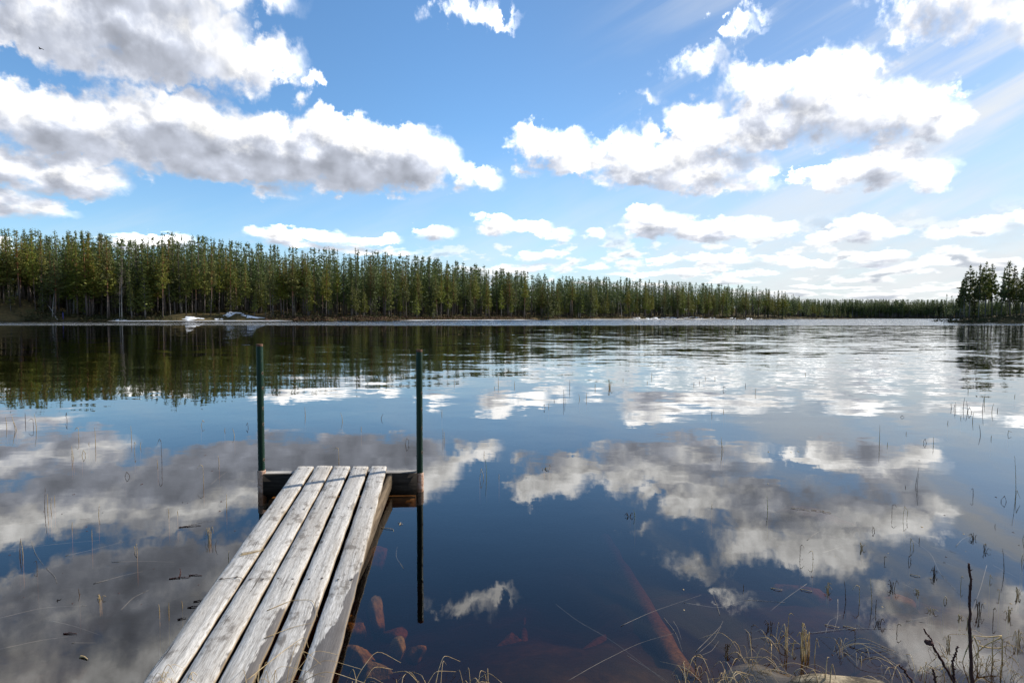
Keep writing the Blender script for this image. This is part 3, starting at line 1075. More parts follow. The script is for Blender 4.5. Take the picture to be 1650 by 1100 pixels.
def forest_mass():
    """the deep forest behind the front rows, as one mass"""
    protos = []
    for kind, h in (('pine', 21), ('pine', 20), ('spruce', 20), ('young', 19), ('pine', 22), ('spruce', 18), ('young', 20)):
        tk, V, Q = conifer(h, kind, 0.6, 4, leaf=0.40, limb=False)
        tv, tq, _ = tk.arrays()
        protos.append((h, tv, tq, V, Q))
    TV, TQ, CV, CQ = [], [], [], []
    nt_ = nc_ = 0

    def put(lx, ly, zb, H, wd=1.0):
        nonlocal nt_, nc_
        h, tv, tq, V, Q = protos[random.randrange(len(protos))]
        s = H / h
        a = random.uniform(0, 6.28)
        ca, sa = math.cos(a) * s * wd, math.sin(a) * s * wd
        for src, lst in ((tv, 't'), (V, 'c')):
            w = np.empty_like(src)
            w[:, 0] = src[:, 0] * ca - src[:, 1] * sa + lx
            w[:, 1] = src[:, 0] * sa + src[:, 1] * ca + ly
            w[:, 2] = src[:, 2] * s + zb
            if lst == 't':
                TV.append(w)
                TQ.append(tq + nt_)
                nt_ += len(w)
            else:
                CV.append(w)
                CQ.append(Q + nc_)
                nc_ += len(w)
    px = -880.0
    while px < 1375:
        Y0 = float(np.interp(px, SH_PX, SH_Y))
        for k in range(3 if px > -60 else 2):
            o = random.uniform(13, 70) if px > -60 else random.uniform(2, 40)
            p_ = px + random.uniform(-4, 4)
            x, y = shore(p_)
            lx, ly = float(x + INL[0] * o), float(y + INL[1] * o)
            zb = float(bank_h(p_, o))
            pxx = 825 + lx / ly * F
            if pxx > 1330:
                zb *= 0.4
            H = skyline_h(min(max(pxx, -850), 1385), ly, zb) * random.choice((0.55, 0.66, 0.75, 0.82, 0.87, 0.92, 0.97, 1.05))
            put(lx, ly, zb, min(max(5, H), 27), random.uniform(0.8, 1.4) * (1.0 if px < 700 else 1.3))
        px += (2.6 if px < 800 else 2.1) if px > -60 else 5.0
    # wood across the far end of the lake
    for i in range(1500):
        X = random.uniform(300, 580) if i < 1350 else random.uniform(235, 800)
        o = random.uniform(2, 45)
        put(X, 640 + o + 6 * math.sin(X * 0.03), 0.5 + 0.02 * o, random.uniform(13, 22), 1.7)
    # low trees further down the headland
    for i in range(60):
        X = random.uniform(175, 238)
        put(X, 168 + random.uniform(-7, 9), 1.4, random.uniform(12, 18))
    # thin screen of saplings between the headland pines
    for i in range(70):
        X = random.uniform(134, 176)
        put(X, 174 + random.uniform(-2, 8), 1.3, random.uniform(2.5, 8.0), 1.4)
    V = np.concatenate(TV + CV)
    nT = sum(len(a) for a in TV)
    Q = np.concatenate(TQ + [q + nT for q in CQ])
    mi = np.concatenate([np.zeros(sum(len(a) for a in TQ), dtype=np.int32), np.ones(sum(len(a) for a in CQ), dtype=np.int32)])
    me = mesh_from('forest', V, Q, [M['bark_grey'], M['farleaf']], midx=mi)
    tag(obj('forest', me), 'deep conifer forest behind the front rows of trees', 'forest', kind='stuff')


forest_mass()


def bank_cover():
    # undergrowth along the far bank and the headland
    C, S = [], []
    n = 9000
    px = rng.uniform(-60, 1385, n)
    o = rng.uniform(0.2, 16, n) ** 1.0
    x, y = shore(px)
    z = bank_h(px, o) * (0.35 + 0.65 * np.clip((1385 - px) / 60, 0, 1))
    keep = (vnoise(x / 5, (y + o) / 5, 21) > 0.42) & ((px > 150) | (rng.uniform(0, 1, n) < 0.25) | (o < 2.5) | (px > 45)) & ((px < 288) | (px > 432) | (o > 10) | (rng.uniform(0, 1, n) < 0.22))
    pts = np.stack([x + INL[0] * o, y + INL[1] * o, z + rng.uniform(0.0, 0.5, n)], -1)[keep]
    pts = np.repeat(pts, 3, 0) + rng.normal(size=(len(pts) * 3, 3)) * np.array([0.5, 0.5, 0.22])
    V, Q = leaf_quads(pts, np.full(len(pts), 0.30), 0.3)
    n = 2600
    X = rng.uniform(132, 235, n)
    hp = np.stack([X, 171 - (X - 131) * 0.055 + rng.uniform(-9, 9, n), rng.uniform(1.0, 2.1, n) * np.clip((X - 130) / 12, 0.35, 1)], -1)
    hp = np.repeat(hp, 3, 0) + rng.normal(size=(n * 3, 3)) * np.array([0.5, 0.5, 0.2])
    V2, Q2 = leaf_quads(hp, np.full(len(hp), 0.28), 0.3)
    me = mesh_from('undergrowth', np.concatenate([V, V2]), np.concatenate([Q, Q2 + len(V)]), M['under'])
    tag(obj('undergrowth', me), 'low dark shrubs covering the floor of the far bank', 'undergrowth', kind='stuff')
    # red-brown heather strip along the shore
    n = 3200
    px = np.concatenate([rng.uniform(430, 860, n), rng.uniform(860, 1385, n // 3)])
    o = rng.uniform(-0.2, 4.5, len(px))
    x, y = shore(px)
    z = bank_h(px, np.maximum(o, 0)) * (0.35 + 0.65 * np.clip((1385 - px) / 60, 0, 1))
    pts = np.stack([x + INL[0] * o, y + INL[1] * o, z + rng.uniform(0.05, 0.45, len(px))], -1)
    pts = np.repeat(pts, 3, 0) + rng.normal(size=(len(pts) * 3, 3)) * np.array([0.35, 0.35, 0.15])
    V, Q = leaf_quads(pts, np.full(len(pts), 0.24), 0.3)
    tag(obj('shore_heather', mesh_from('shore_heather', V, Q, M['heath'])), 'red-brown heather along the shoreline under the forest', 'heather', kind='stuff')


bank_cover()


def snow_and_ice():
    def patch(name, px, o, rx, ry, th, label, group=None, mat='snow'):
        n1, n2 = 22, 9
        a = np.linspace(0, 2 * math.pi, n1, endpoint=False)
        wob = 1 + 0.32 * np.sin(a * 3 + px) + 0.22 * np.sin(a * 5 + px * 2) + 0.18 * np.sin(a * 8 + px * 3)
        x0, y0 = shore(px)
        V = []
        for k in range(n2):
            r = k / (n2 - 1)
            dx = np.cos(a) * rx * r * wob
            dy = np.sin(a) * ry * r * wob
            pp = px + dx / np.interp(px, SH_PX, SH_Y) * F
            oo = np.maximum(o + dy, 0.05)
            xx, yy = shore(pp)
            zz = bank_h(pp, oo) * (0.35 + 0.65 * np.clip((1385 - pp) / 60, 0, 1)) + th * (1 - r ** 3) - 0.10 * (r > 0.99)
            V.append(np.stack([xx + INL[0] * oo, yy + INL[1] * oo, zz], -1))
        V = np.concatenate(V)
        i = np.arange(n2 - 1)[:, None] * n1
        j = np.arange(n1)[None, :]
        j2 = (j + 1) % n1
        Q = np.stack([i + j, i + n1 + j, i + n1 + j2, i + j2], -1).reshape(-1, 4)
        o_ = obj(name, mesh_from(name, V, Q, M[mat], smooth=True))
        tag(o_, label, 'snow' if mat == 'snow' else 'ice', group)
    patch('snow_patch', 316, 1.7, 4.6, 1.0, 0.24, 'wide snow patch at the shoreline under the tall trees')
    patch('snow_patch', 345, 1.4, 2.2, 0.6, 0.24, 'small snow patch touching the wide one at the shoreline')
    patch('snow_patch', 379, 7.0, 2.8, 2.0, 0.26, 'snow patch highest up the far bank')
    patch('snow_patch', 408, 3.6, 3.2, 1.0, 0.24, 'snow patch on the bank right of the highest one')
    patch('snow_patch', 190, 1.8, 1.8, 0.8, 0.15, 'little snow patch in the shade at the foot of the birch')
    for k, (px, o, rx, ry) in enumerate([(1030, 2.5, 2.2, 1.2), (1046, 1.5, 1.8, 1.0), (1060, 3.0, 2.5, 1.6), (1075, 3.4, 2.6, 1.8), (1093, 2.8, 2.4, 1.4), (1112, 4.0, 3.0, 1.5), (1134, 4.2, 2.4, 1.3), (1155, 3.0, 2.2, 1.0), (1185, 2.4, 2.0, 1.0), (1052, 6.5, 1.8, 1.2), (1090, 6.5, 2.4, 1.2), (1128, 7.0, 2.6, 1.1), (1210, 1.5, 2.0, 0.8)]):
        patch('snow_patch', px, o, rx, ry, 0.22, 'small snow patch among the dark rocks of the middle far shore', 'snow patches among the middle shore rocks')
    # rim of old ice at the water's edge
    def rim(p0, p1, h, label):
        n = int((p1 - p0) / 4) + 2
        px = np.linspace(p0, p1, n)
        x, y = shore(px)
        prof = [(-2.6, -0.05), (-2.5, 0.10), (-1.2, 0.04 + h), (0.4, 0.06 + h), (1.2, 0.05)]
        tap = np.clip(np.minimum(px - p0, p1 - px) / 25.0, 0.05, 1) * (0.6 + 0.8 * vnoise(px / 17.0, px * 0, 4))
        V = np.stack([np.stack([x + INL[0] * o, y + INL[1] * o, z * tap if z > 0 else 0 * tap + z], -1) for o, z in prof], 1).reshape(-1, 3)
        tag(obj('ice_rim', mesh_from('ice_rim', V, grid_quads(n, 5), M['ice'], smooth=True)), label, 'ice')
    rim(175, 470, 0.03, 'white rim of old ice at the shore below the snow patches')
    rim(640, 860, 0.0, 'thin grey rim of old ice below the brown heath')
    rim(880, 1180, 0.03, 'thin pale rim of ice along the middle far shore')


snow_and_ice()


def bank_things():
    def onbank(px, o):
        x, y = shore(px)
        return np.array([float(x + INL[0] * o), float(y + INL[1] * o), float(bank_h(px, o))])
    g = Geo()
    a, b = onbank(70, 7.0), onbank(92, 1.0)
    a = a + np.array([0, 0, 2.2])
    g.tube([a, a * 0.6 + b * 0.4 + np.array([0, 0, 0.2]), b], [0.05, 0.09, 0.13], 6)
    tag(obj('fallen_trunk', g.mesh('fallen_trunk', M['birch'])), 'thin pale dead trunk leaning down the bank to the water', 'trunk')
    r = empty('marker_post', onbank(100, 2.0))
    tag(r, 'small blue post at the foot of the left bank', 'post')
    g = Geo()
    g.tube([(0, 0, -0.2), (0, 0, 0.9), (0, 0, 1.75)], [0.10, 0.10, 0.09], 8)
    obj('pole', g.mesh('marker_pole', M['blue']), r)
    g = Geo()
    g.tube([(0, 0, 1.74), (0, 0, 1.80), (0, 0, 1.86)], [0.12, 0.13, 0.06], 8)
    obj('cap', g.mesh('marker_cap', M['blue']), r)
    # boulders along the middle shore
    for k in range(16):
        px = random.uniform(1010, 1230)
        o = random.uniform(0.0, 2.6)
        c = onbank(px, o)
        V, Q = rock_arrays(random.uniform(0.4, 1.0), random.uniform(0.35, 0.8), random.uniform(0.3, 0.55), 200 + k)
        ob = obj('shore_rock', mesh_from('shore_rock', V, Q, M['beam'], smooth=True))
        ob.location = c + np.array([0, 0, 0.1])
        tag(ob, 'dark rock among snow on the middle far shore', 'rock', 'dark rocks on the middle far shore')


def rock_arrays(rx, ry, rz, seed, n1=28, n2=16, chip=0.42):
    th = np.linspace(0.0, math.pi, n2)
    ph = np.linspace(0, 2 * math.pi, n1, endpoint=False)
    TH, PH = np.meshgrid(th, ph, indexing='ij')
    x, y, z = np.sin(TH) * np.cos(PH), np.sin(TH) * np.sin(PH), np.cos(TH)
    r_ = np.random.default_rng(seed)
    d = np.ones_like(x)
    for k in range(9):      # flat chips off a round stone
        nrm = r_.normal(size=3)
        nrm /= np.linalg.norm(nrm)
        lim = r_.uniform(chip, chip + 0.36)
        pr = x * nrm[0] + y * nrm[1] + z * nrm[2]
        d = np.where(pr * d > lim, lim / np.maximum(pr, 1e-3), d)
    d *= 1 + 0.10 * (vnoise(x * 3 + 7 + seed, y * 3 + z * 4 + 5, seed) - 0.5)
    V = np.stack([x * d * rx, y * d * ry, z * d * rz], -1).reshape(-1, 3)
    i = np.arange(n2 - 1)[:, None] * n1
    j = np.arange(n1)[None, :]
    j2 = (j + 1) % n1
    Q = np.stack([i + j, i + n1 + j, i + n1 + j2, i + j2], -1).reshape(-1, 4)
    return V, Q


bank_things()


# ------------------------------------------------------------------ jetty
def box_geo(g, c0, c1, w, hgt, mat=0, top_mat=None, nseg=1):
    """a beam from c0 to c1 (centre of its top face), width w, height hgt"""
    c0, c1 = np.array(c0, float), np.array(c1, float)
    ax = c1 - c0
    ax /= np.linalg.norm(ax)
    sd_ = np.cross(ax, [0, 0, 1.0])
    sd_ /= np.linalg.norm(sd_)
    up = np.cross(sd_, ax)
    b = min(0.008, hgt * 0.15)
    prof = [(-w / 2 + b, 0), (w / 2 - b, 0), (w / 2, -b), (w / 2, -hgt + b), (w / 2 - b, -hgt), (-w / 2 + b, -hgt), (-w / 2, -hgt + b), (-w / 2, -b)]
    n = len(prof)
    for k in range(nseg + 1):
        pass
    pts = [c0 + (c1 - c0) * k / nseg for k in range(nseg + 1)]
    V = np.concatenate([[p + sd_ * s + up * u for s, u in prof] for p in pts])
    Q, mi = [], []
    for k in range(nseg):
        for j in range(n):
            Q.append((k * n + j, k * n + (j + 1) % n, (k + 1) * n + (j + 1) % n, (k + 1) * n + j))
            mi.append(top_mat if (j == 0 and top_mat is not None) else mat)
    for e in (0, nseg * n):
        Q += [(e, e + 1, e + 2, e + 7), (e + 7, e + 2, e + 3, e + 6), (e + 6, e + 3, e + 4, e + 5)]
        mi += [mat] * 3
    base = g.n
    g.v.append(V.astype(np.float32))
    g.q.append(np.array(Q, dtype=np.int32) + base)
    g.m.append(np.array(mi, dtype=np.int32))
    g.n += len(V)


NEAR_Y = 2.33
BOARD_Z = float((P(228, 1100, NEAR_Y).z + P(533, 1100, NEAR_Y).z) / 2)


def build_jetty():
    root = empty('jetty', (0, 0, 0))
    tag(root, 'weathered wooden jetty of five grey boards between two green posts', 'jetty')
    far_l = [480.0, 510.3, 538.0, 568.8, 598.3]
    far_r = [505.6, 535.6, 564.3, 593.6, 623.3]
    near_l = [228.0, 288.5, 350.5, 414.5, 479.0]
    near_r = [281.0, 342.5, 405.5, 468.0, 533.0]
    wets = [3.50, 3.20, 2.85, 2.65, 2.30]
    TH = 0.030
    for k in range(5):
        A0, A1 = P(far_l[k], 757, 5.22 + 0.006 * (k % 3)), P(far_r[k], 757, 5.22 + 0.006 * (k % 3))
        B0, B1 = P(near_l[k], 1100, NEAR_Y), P(near_r[k], 1100, NEAR_Y)
        A0, A1, B0, B1 = [np.array(v) for v in (A0, A1, B0, B1)]
        zA = (A0[2] + A1[2]) / 2
        zB = (B0[2] + B1[2]) / 2
        A0[2] = A1[2] = 0.205
        B0[2] = B1[2] = zB
        dz = (k % 2) * 0.002
        # carry on to the shore
        e = 1.36
        B0, B1 = A0 + (B0 - A0) * e, A1 + (B1 - A1) * e
        L = np.linalg.norm((B0 + B1 - A0 - A1) / 2)
        nv_, nu_ = 60, 7
        V, uv = [], []
        for i in range(nv_):
            f = i / (nv_ - 1)
            a, b = A0 + (B0 - A0) * f, A1 + (B1 - A1) * f
            wv = np.linalg.norm(b - a)
            wob = 0.004 * math.sin(f * 7 + k * 2) + 0.002 * math.sin(f * 23 + k)
            ring = []
            # top across, then down and back along the underside
            bev = 0.006
            prof = [(0, -bev), (bev, 0), (0.33 * wv, 0.0015), (0.66 * wv, 0.001), (wv - bev, 0), (wv, -bev), (wv, -TH), (0, -TH)]
            sd_ = (b - a) / wv
            notch = 0.0015 * math.sin(f * 60 + k * 3) + 0.001 * math.sin(f * 131 + k)
            for s, u in prof:
                p = a + sd_ * (s + (notch if s in (0, wv) else 0)) + np.array([0, 0, u + dz + wob * 0.5])
                ring.append(p)
                uv.append((min(s, 0.145), f * L))
            V += ring
        n = 8
        Q = []
        for i in range(nv_ - 1):
            for j in range(n):
                Q.append((i * n + j, (i + 1) * n + j, (i + 1) * n + (j + 1) % n, i * n + (j + 1) % n))
        for e_, fl in ((0, False), ((nv_ - 1) * n, True)):
            for q in ((0, 1, 6, 7), (1, 2, 5, 6), (2, 3, 4, 5)):
                q = tuple(e_ + z for z in q)
                Q.append(q[::-1] if fl else q)
        # simple nail heads, in pairs across the board
        V = np.array(V)
        nb = len(V)
        mi = [0] * len(Q)
        V = list(V)
        for st in (0.07, 1.02, 2.06, 3.1):
            for s_ in (0.22, 0.76):
                f = (st + random.uniform(-0.02, 0.02)) / L
                a, b = A0 + (B0 - A0) * f, A1 + (B1 - A1) * f
                c = a + (b - a) * (s_ + random.uniform(-0.03, 0.03)) + np.array([0, 0, dz + 0.004])
                k0 = len(V)
                for q in range(8):
                    V.append(c + np.array([math.cos(q * 0.785) * 0.008, math.sin(q * 0.785) * 0.008, 0]))
                Q += [(k0, k0 + 1, k0 + 2, k0 + 3), (k0, k0 + 3, k0 + 4, k0 + 7), (k0 + 4, k0 + 5, k0 + 6, k0 + 7)]
                mi += [1, 1, 1]
        me = mesh_from('board', V, Q, [M['wood'], M['nail']], midx=mi)
        ul = me.uv_layers.new(name='board')
        li = np.empty(len(me.loops), dtype=np.int32)
        me.loops.foreach_get('vertex_index', li)
        UV = np.zeros((len(V), 2), dtype=np.float32)
        UV[:nb] = uv
        ul.data.foreach_set('uv', UV[li].ravel())
        o = obj('plank', me, root)
        o['wet'] = wets[k]
        o['grain'] = k * 3.7 + 0.4
    # cross beam carrying the far ends
    g = Geo()
    xl, xr = P(428, 790, 5.15).x, P(672, 790, 5.2).x
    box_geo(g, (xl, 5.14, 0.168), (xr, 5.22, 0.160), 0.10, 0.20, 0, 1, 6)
    obj('crossbeam', g.mesh('crossbeam', [M['beam'], M['beam_top']]), root)
    g = Geo()
    box_geo(g, (xl + 0.05, 5.15, -0.075), (xr - 0.02, 5.2, -0.075), 0.12, 0.12, 0, 0, 6)
    obj('lower_crossbeam', g.mesh('lower_crossbeam', M['sub_beam']), root)
    # stringers under the boards
    # placed under the outer boards; the right one slews out a little at its far end
    e0, e1 = P(598, 757, 5.22).x, P(623.3, 757, 5.22).x
    n0, n1 = P(479, 1100, NEAR_Y).x, P(533, 1100, NEAR_Y).x
    l0, ln0 = P(493, 757, 5.22).x, P(255, 1100, NEAR_Y).x

    def along(xa, xb, y):
        f = (5.22 - y) / (5.22 - NEAR_Y)
        return xa + (xb - xa) * f
    for (xa, xb, y0, y1, s0, s1) in ((e1, n1, 5.12, 3.15, 0.035, -0.075), (l0, ln0, 5.12, 2.6, 0.0, 0.0)):
        g = Geo()
        za = 0.205 - 0.034 + (0.205 - BOARD_Z) * (y0 - 5.22) / (5.22 - NEAR_Y)
        zb = 0.205 - 0.034 + (0.205 - BOARD_Z) * (y1 - 5.22) / (5.22 - NEAR_Y)
        box_geo(g, (along(xa, xb, y0) + s0, y0, za), (along(xa, xb, y1) + s1, y1, zb), 0.045, 0.12, 0, 0, 4)
        obj('stringer', g.mesh('stringer', M['old_wood']), root)
    # green posts in rusty sleeves
    for (px, Y, top_py, holes, sl0, sl1) in ((422.2, 5.12, 554, (601, 625, 657, 683, 740), 757, 812), (676.5, 5.23, 563, (633, 659, 689, 728), 761, 791)):
        bp = P(px, 795, Y)
        zt = P(px, top_py, Y).z
        r = 0.029
        g = Geo()
        n = 24
        a = np.arange(n) * 2 * math.pi / n
        ring = np.stack([np.cos(a), np.sin(a)], -1)
        lev = [(-1.2, r), (0.1, r), (zt * 0.5, r), (zt - 0.022, r), (zt, r), (zt, r - 0.006), (zt - 0.3, r - 0.006)]
        V = np.concatenate([np.concatenate([ring * rr, np.full((n, 1), z)], 1) for z, rr in lev])
        i = np.arange(len(lev) - 1)[:, None] * n
        j = np.arange(n)[None, :]
        j2 = (j + 1) % n
        Q = np.stack([i + j, i + j2, i + n + j2, i + n + j], -1)
        for row in range(len(lev) - 1):
            pass
        g.add(V, Q.reshape(-1, 4))
        g.m[0] = np.repeat(np.array([0, 0, 0, 1, 1, 1], dtype=np.int32), n)
        post = obj('post', g.mesh('post', [M['paint'], M['rust_dark']], smooth=True), root)
        post.location = (bp.x, Y, 0)
        # bolt holes on the right-hand side, each with a rim of worn paint
        for hpy in holes:
            z = P(px, hpy, Y).z
            ah = math.radians(-16 if px < 500 else -28)
            c, s_ = math.cos(ah), math.sin(ah)
            hg = Geo()
            for rr, off, mat in ((0.0125, 0.0012, 0), (0.0085, 0.0022, 1)):
                ang = np.arange(12) * math.pi / 6
                ta = np.cos(ang) * rr / r + ah
                zz = np.sin(ang) * rr * (1.25 if mat == 0 else 1)
                V = np.stack([np.cos(ta) * (r + off), np.sin(ta) * (r + off), zz], -1)
                cc = np.array([[c * (r + off), s_ * (r + off), 0]])
                V = np.concatenate([V, cc])
                hg.add(V, [(12, k2 * 2, k2 * 2 + 1, (k2 * 2 + 2) % 12) for k2 in range(6)], mat)
            ho = obj('bolt_hole', hg.mesh('bolt_hole', [M['worn'], M['hole']]), post)
            ho.location = (0, 0, z)
        g = Geo()
        z1, z0 = P(px, sl0, Y).z, P(px, sl1, Y).z
        z0 = min(z0, -0.02)
        rs = 0.0355
        lev = [(z0, rs), (z1 - 0.004, rs), (z1, rs - 0.002), (z1, r + 0.0005)]
        V = np.concatenate([np.concatenate([ring * rr, np.full((n, 1), z)], 1) for z, rr in lev])
        i = np.arange(len(lev) - 1)[:, None] * n
        Q = np.stack([i + j, i + j2, i + n + j2, i + n + j], -1).reshape(-1, 4)
        g.add(V, Q)
        sv = obj('sleeve', g.mesh('sleeve', M['rust'], smooth=True), root)
        sv.location = (bp.x, Y, 0)


build_jetty()


# ------------------------------------------------------------------ things in the water
def rocks_under():
    items = [  # px, py, depth, rx, ry, rz, label
        (607, 1000, .20, .075, .10, .15, 'tall upright brown slab under water beside the jetty'),
        (570, 1016, .22, .085, .10, .09, 'brown sunken stone between the jetty and the upright slab'),
        (580, 1060, .16, .11, .09, .07, 'flat broad brown stone sunk at the near end of the jetty'),
        (644, 1046, .14, .055, .06, .07, 'bright orange-brown stone under water right of the slab'),
        (668, 1052, .20, .06, .07, .06, 'dim brown stone under water beside the bright orange one'),
        (634, 1026, .32, .09, .08, .06, 'dim flat stone lying behind the bright orange stone'),
        (606, 902, .35, .14, .12, .10, 'pinkish brown sunken stone by the edge of the far boards'),
        (600, 1086, .12, .12, .06, .05, 'brown stone nearest the bottom edge beside the boards'),
        (820, 1040, .36, .12, .10, .06, 'dim reddish stone on the lake bed before the logs'),
        (1330, 845, .50, .50, .30, .12, 'broad reddish sunken rock with straws floating over it'),
        (1290, 958, .33, .26, .16, .09, 'broad reddish sunken rock close behind the tufts'),
        (1455, 985, .28, .20, .14, .08, 'grey-brown sunken rock in the cloud reflection at right'),
    ]
    for k, (px, py, dep, rx, ry, rz, lab) in enumerate(items):
        c = W(px, py, -dep)
        V, Q = rock_arrays(rx, ry, rz, 40 + k)
        o = obj('sunken_stone', mesh_from('sunken_stone', V, Q, M['rock'], smooth=False))
        o.location = c
        o.rotation_euler = (0, 0, k * 1.3)
        tag(o, lab, 'stone')
    # boulder breaking the surface at the bottom edge
    c = W(1352, 1104, 0)
    V, Q = rock_arrays(.27, .15, .120, 77, 60, 34, 0.78)
    V[:, 2] += (vnoise(V[:, 0] * 14 + 50, V[:, 1] * 14 + 50, 6) - 0.5) * 0.02
    o = obj('boulder', mesh_from('boulder', V, Q, M['boulder'], smooth=True))
    o.location = (c.x, c.y, -0.082)
    tag(o, 'cream and black boulder breaking the water surface at the near shore', 'boulder')
    c = W(1235, 1105, -0.06)
    V, Q = rock_arrays(.20, .16, .085, 79, 40, 24, 0.75)
    o = obj('boulder', mesh_from('boulder', V, Q, M['boulder'], smooth=True))
    o.location = (c.x, c.y, -0.085)
    tag(o, 'dark wet boulder just under the water left of the cream one', 'boulder')

    def sunken(name, pts, r, lab):
        g = Geo()
        path = [np.array(W(px, py, z)) for px, py, z in pts]
        t_ = np.linspace(0, 1, 14)
        P_ = np.stack([np.interp(t_, np.linspace(0, 1, len(path)), [p[k] for p in path]) for k in range(3)], -1)
        rr = np.interp(t_, [0, 1], r) * (1 + 0.08 * rng.normal(size=14))
        g.tube(P_, rr, 12)
        tag(obj(name, g.mesh(name, M['log'], smooth=True), None), lab, 'log')
    sunken('sunken_log', [(975, 870, -.66), (1030, 965, -.42), (1110, 1110, -.16)], (.06, .07), 'long reddish log sunk slantwise from the shore into deep water')
    sunken('sunken_log', [(985, 1025, -.46), (870, 1115, -.24)], (.04, .05), 'short brown log under water crossing towards the bottom edge')
    sunken('sunken_log', [(985, 1045, -.44), (915, 1105, -.27)], (.025, .03), 'thin brown pole under water beside the short log')
    sunken('sunken_log', [(845, 985, -.5), (842, 1110, -.25)], (.02, .03), 'thin upright-looking pole sunk left of the short log')


rocks_under()


def blade(pts, r, n=5):
    """curved stalk through the control points"""
    p = np.array([tuple(q) for q in pts], float)
    t0 = np.linspace(0, 1, len(p))
    t_ = np.linspace(0, 1, max(6, len(p) * 4))
    # smooth (Catmull-like) interpolation through quadratic blending
    out = np.stack([np.interp(t_, t0, p[:, k]) for k in range(3)], -1)
    for _ in range(2):
        out[1:-1] = (out[:-2] + 2 * out[1:-1] + out[2:]) / 4
    rr = r * (1 - 0.65 * t_)
    return tube(out, rr, n)


def side_word(px, py):
    z = 'far out' if py < 730 else ('in mid water' if py < 860 else 'near the shore')
    if px < 420:
        s = 'left of the jetty'
    elif px < 690:
        s = 'around the two posts'
    elif px < 1080:
        s = 'right of the jetty in open water'
    elif px < 1400:
        s = 'in the right-hand cloud reflection'
    else:
        s = 'towards the right edge'
    return s, z


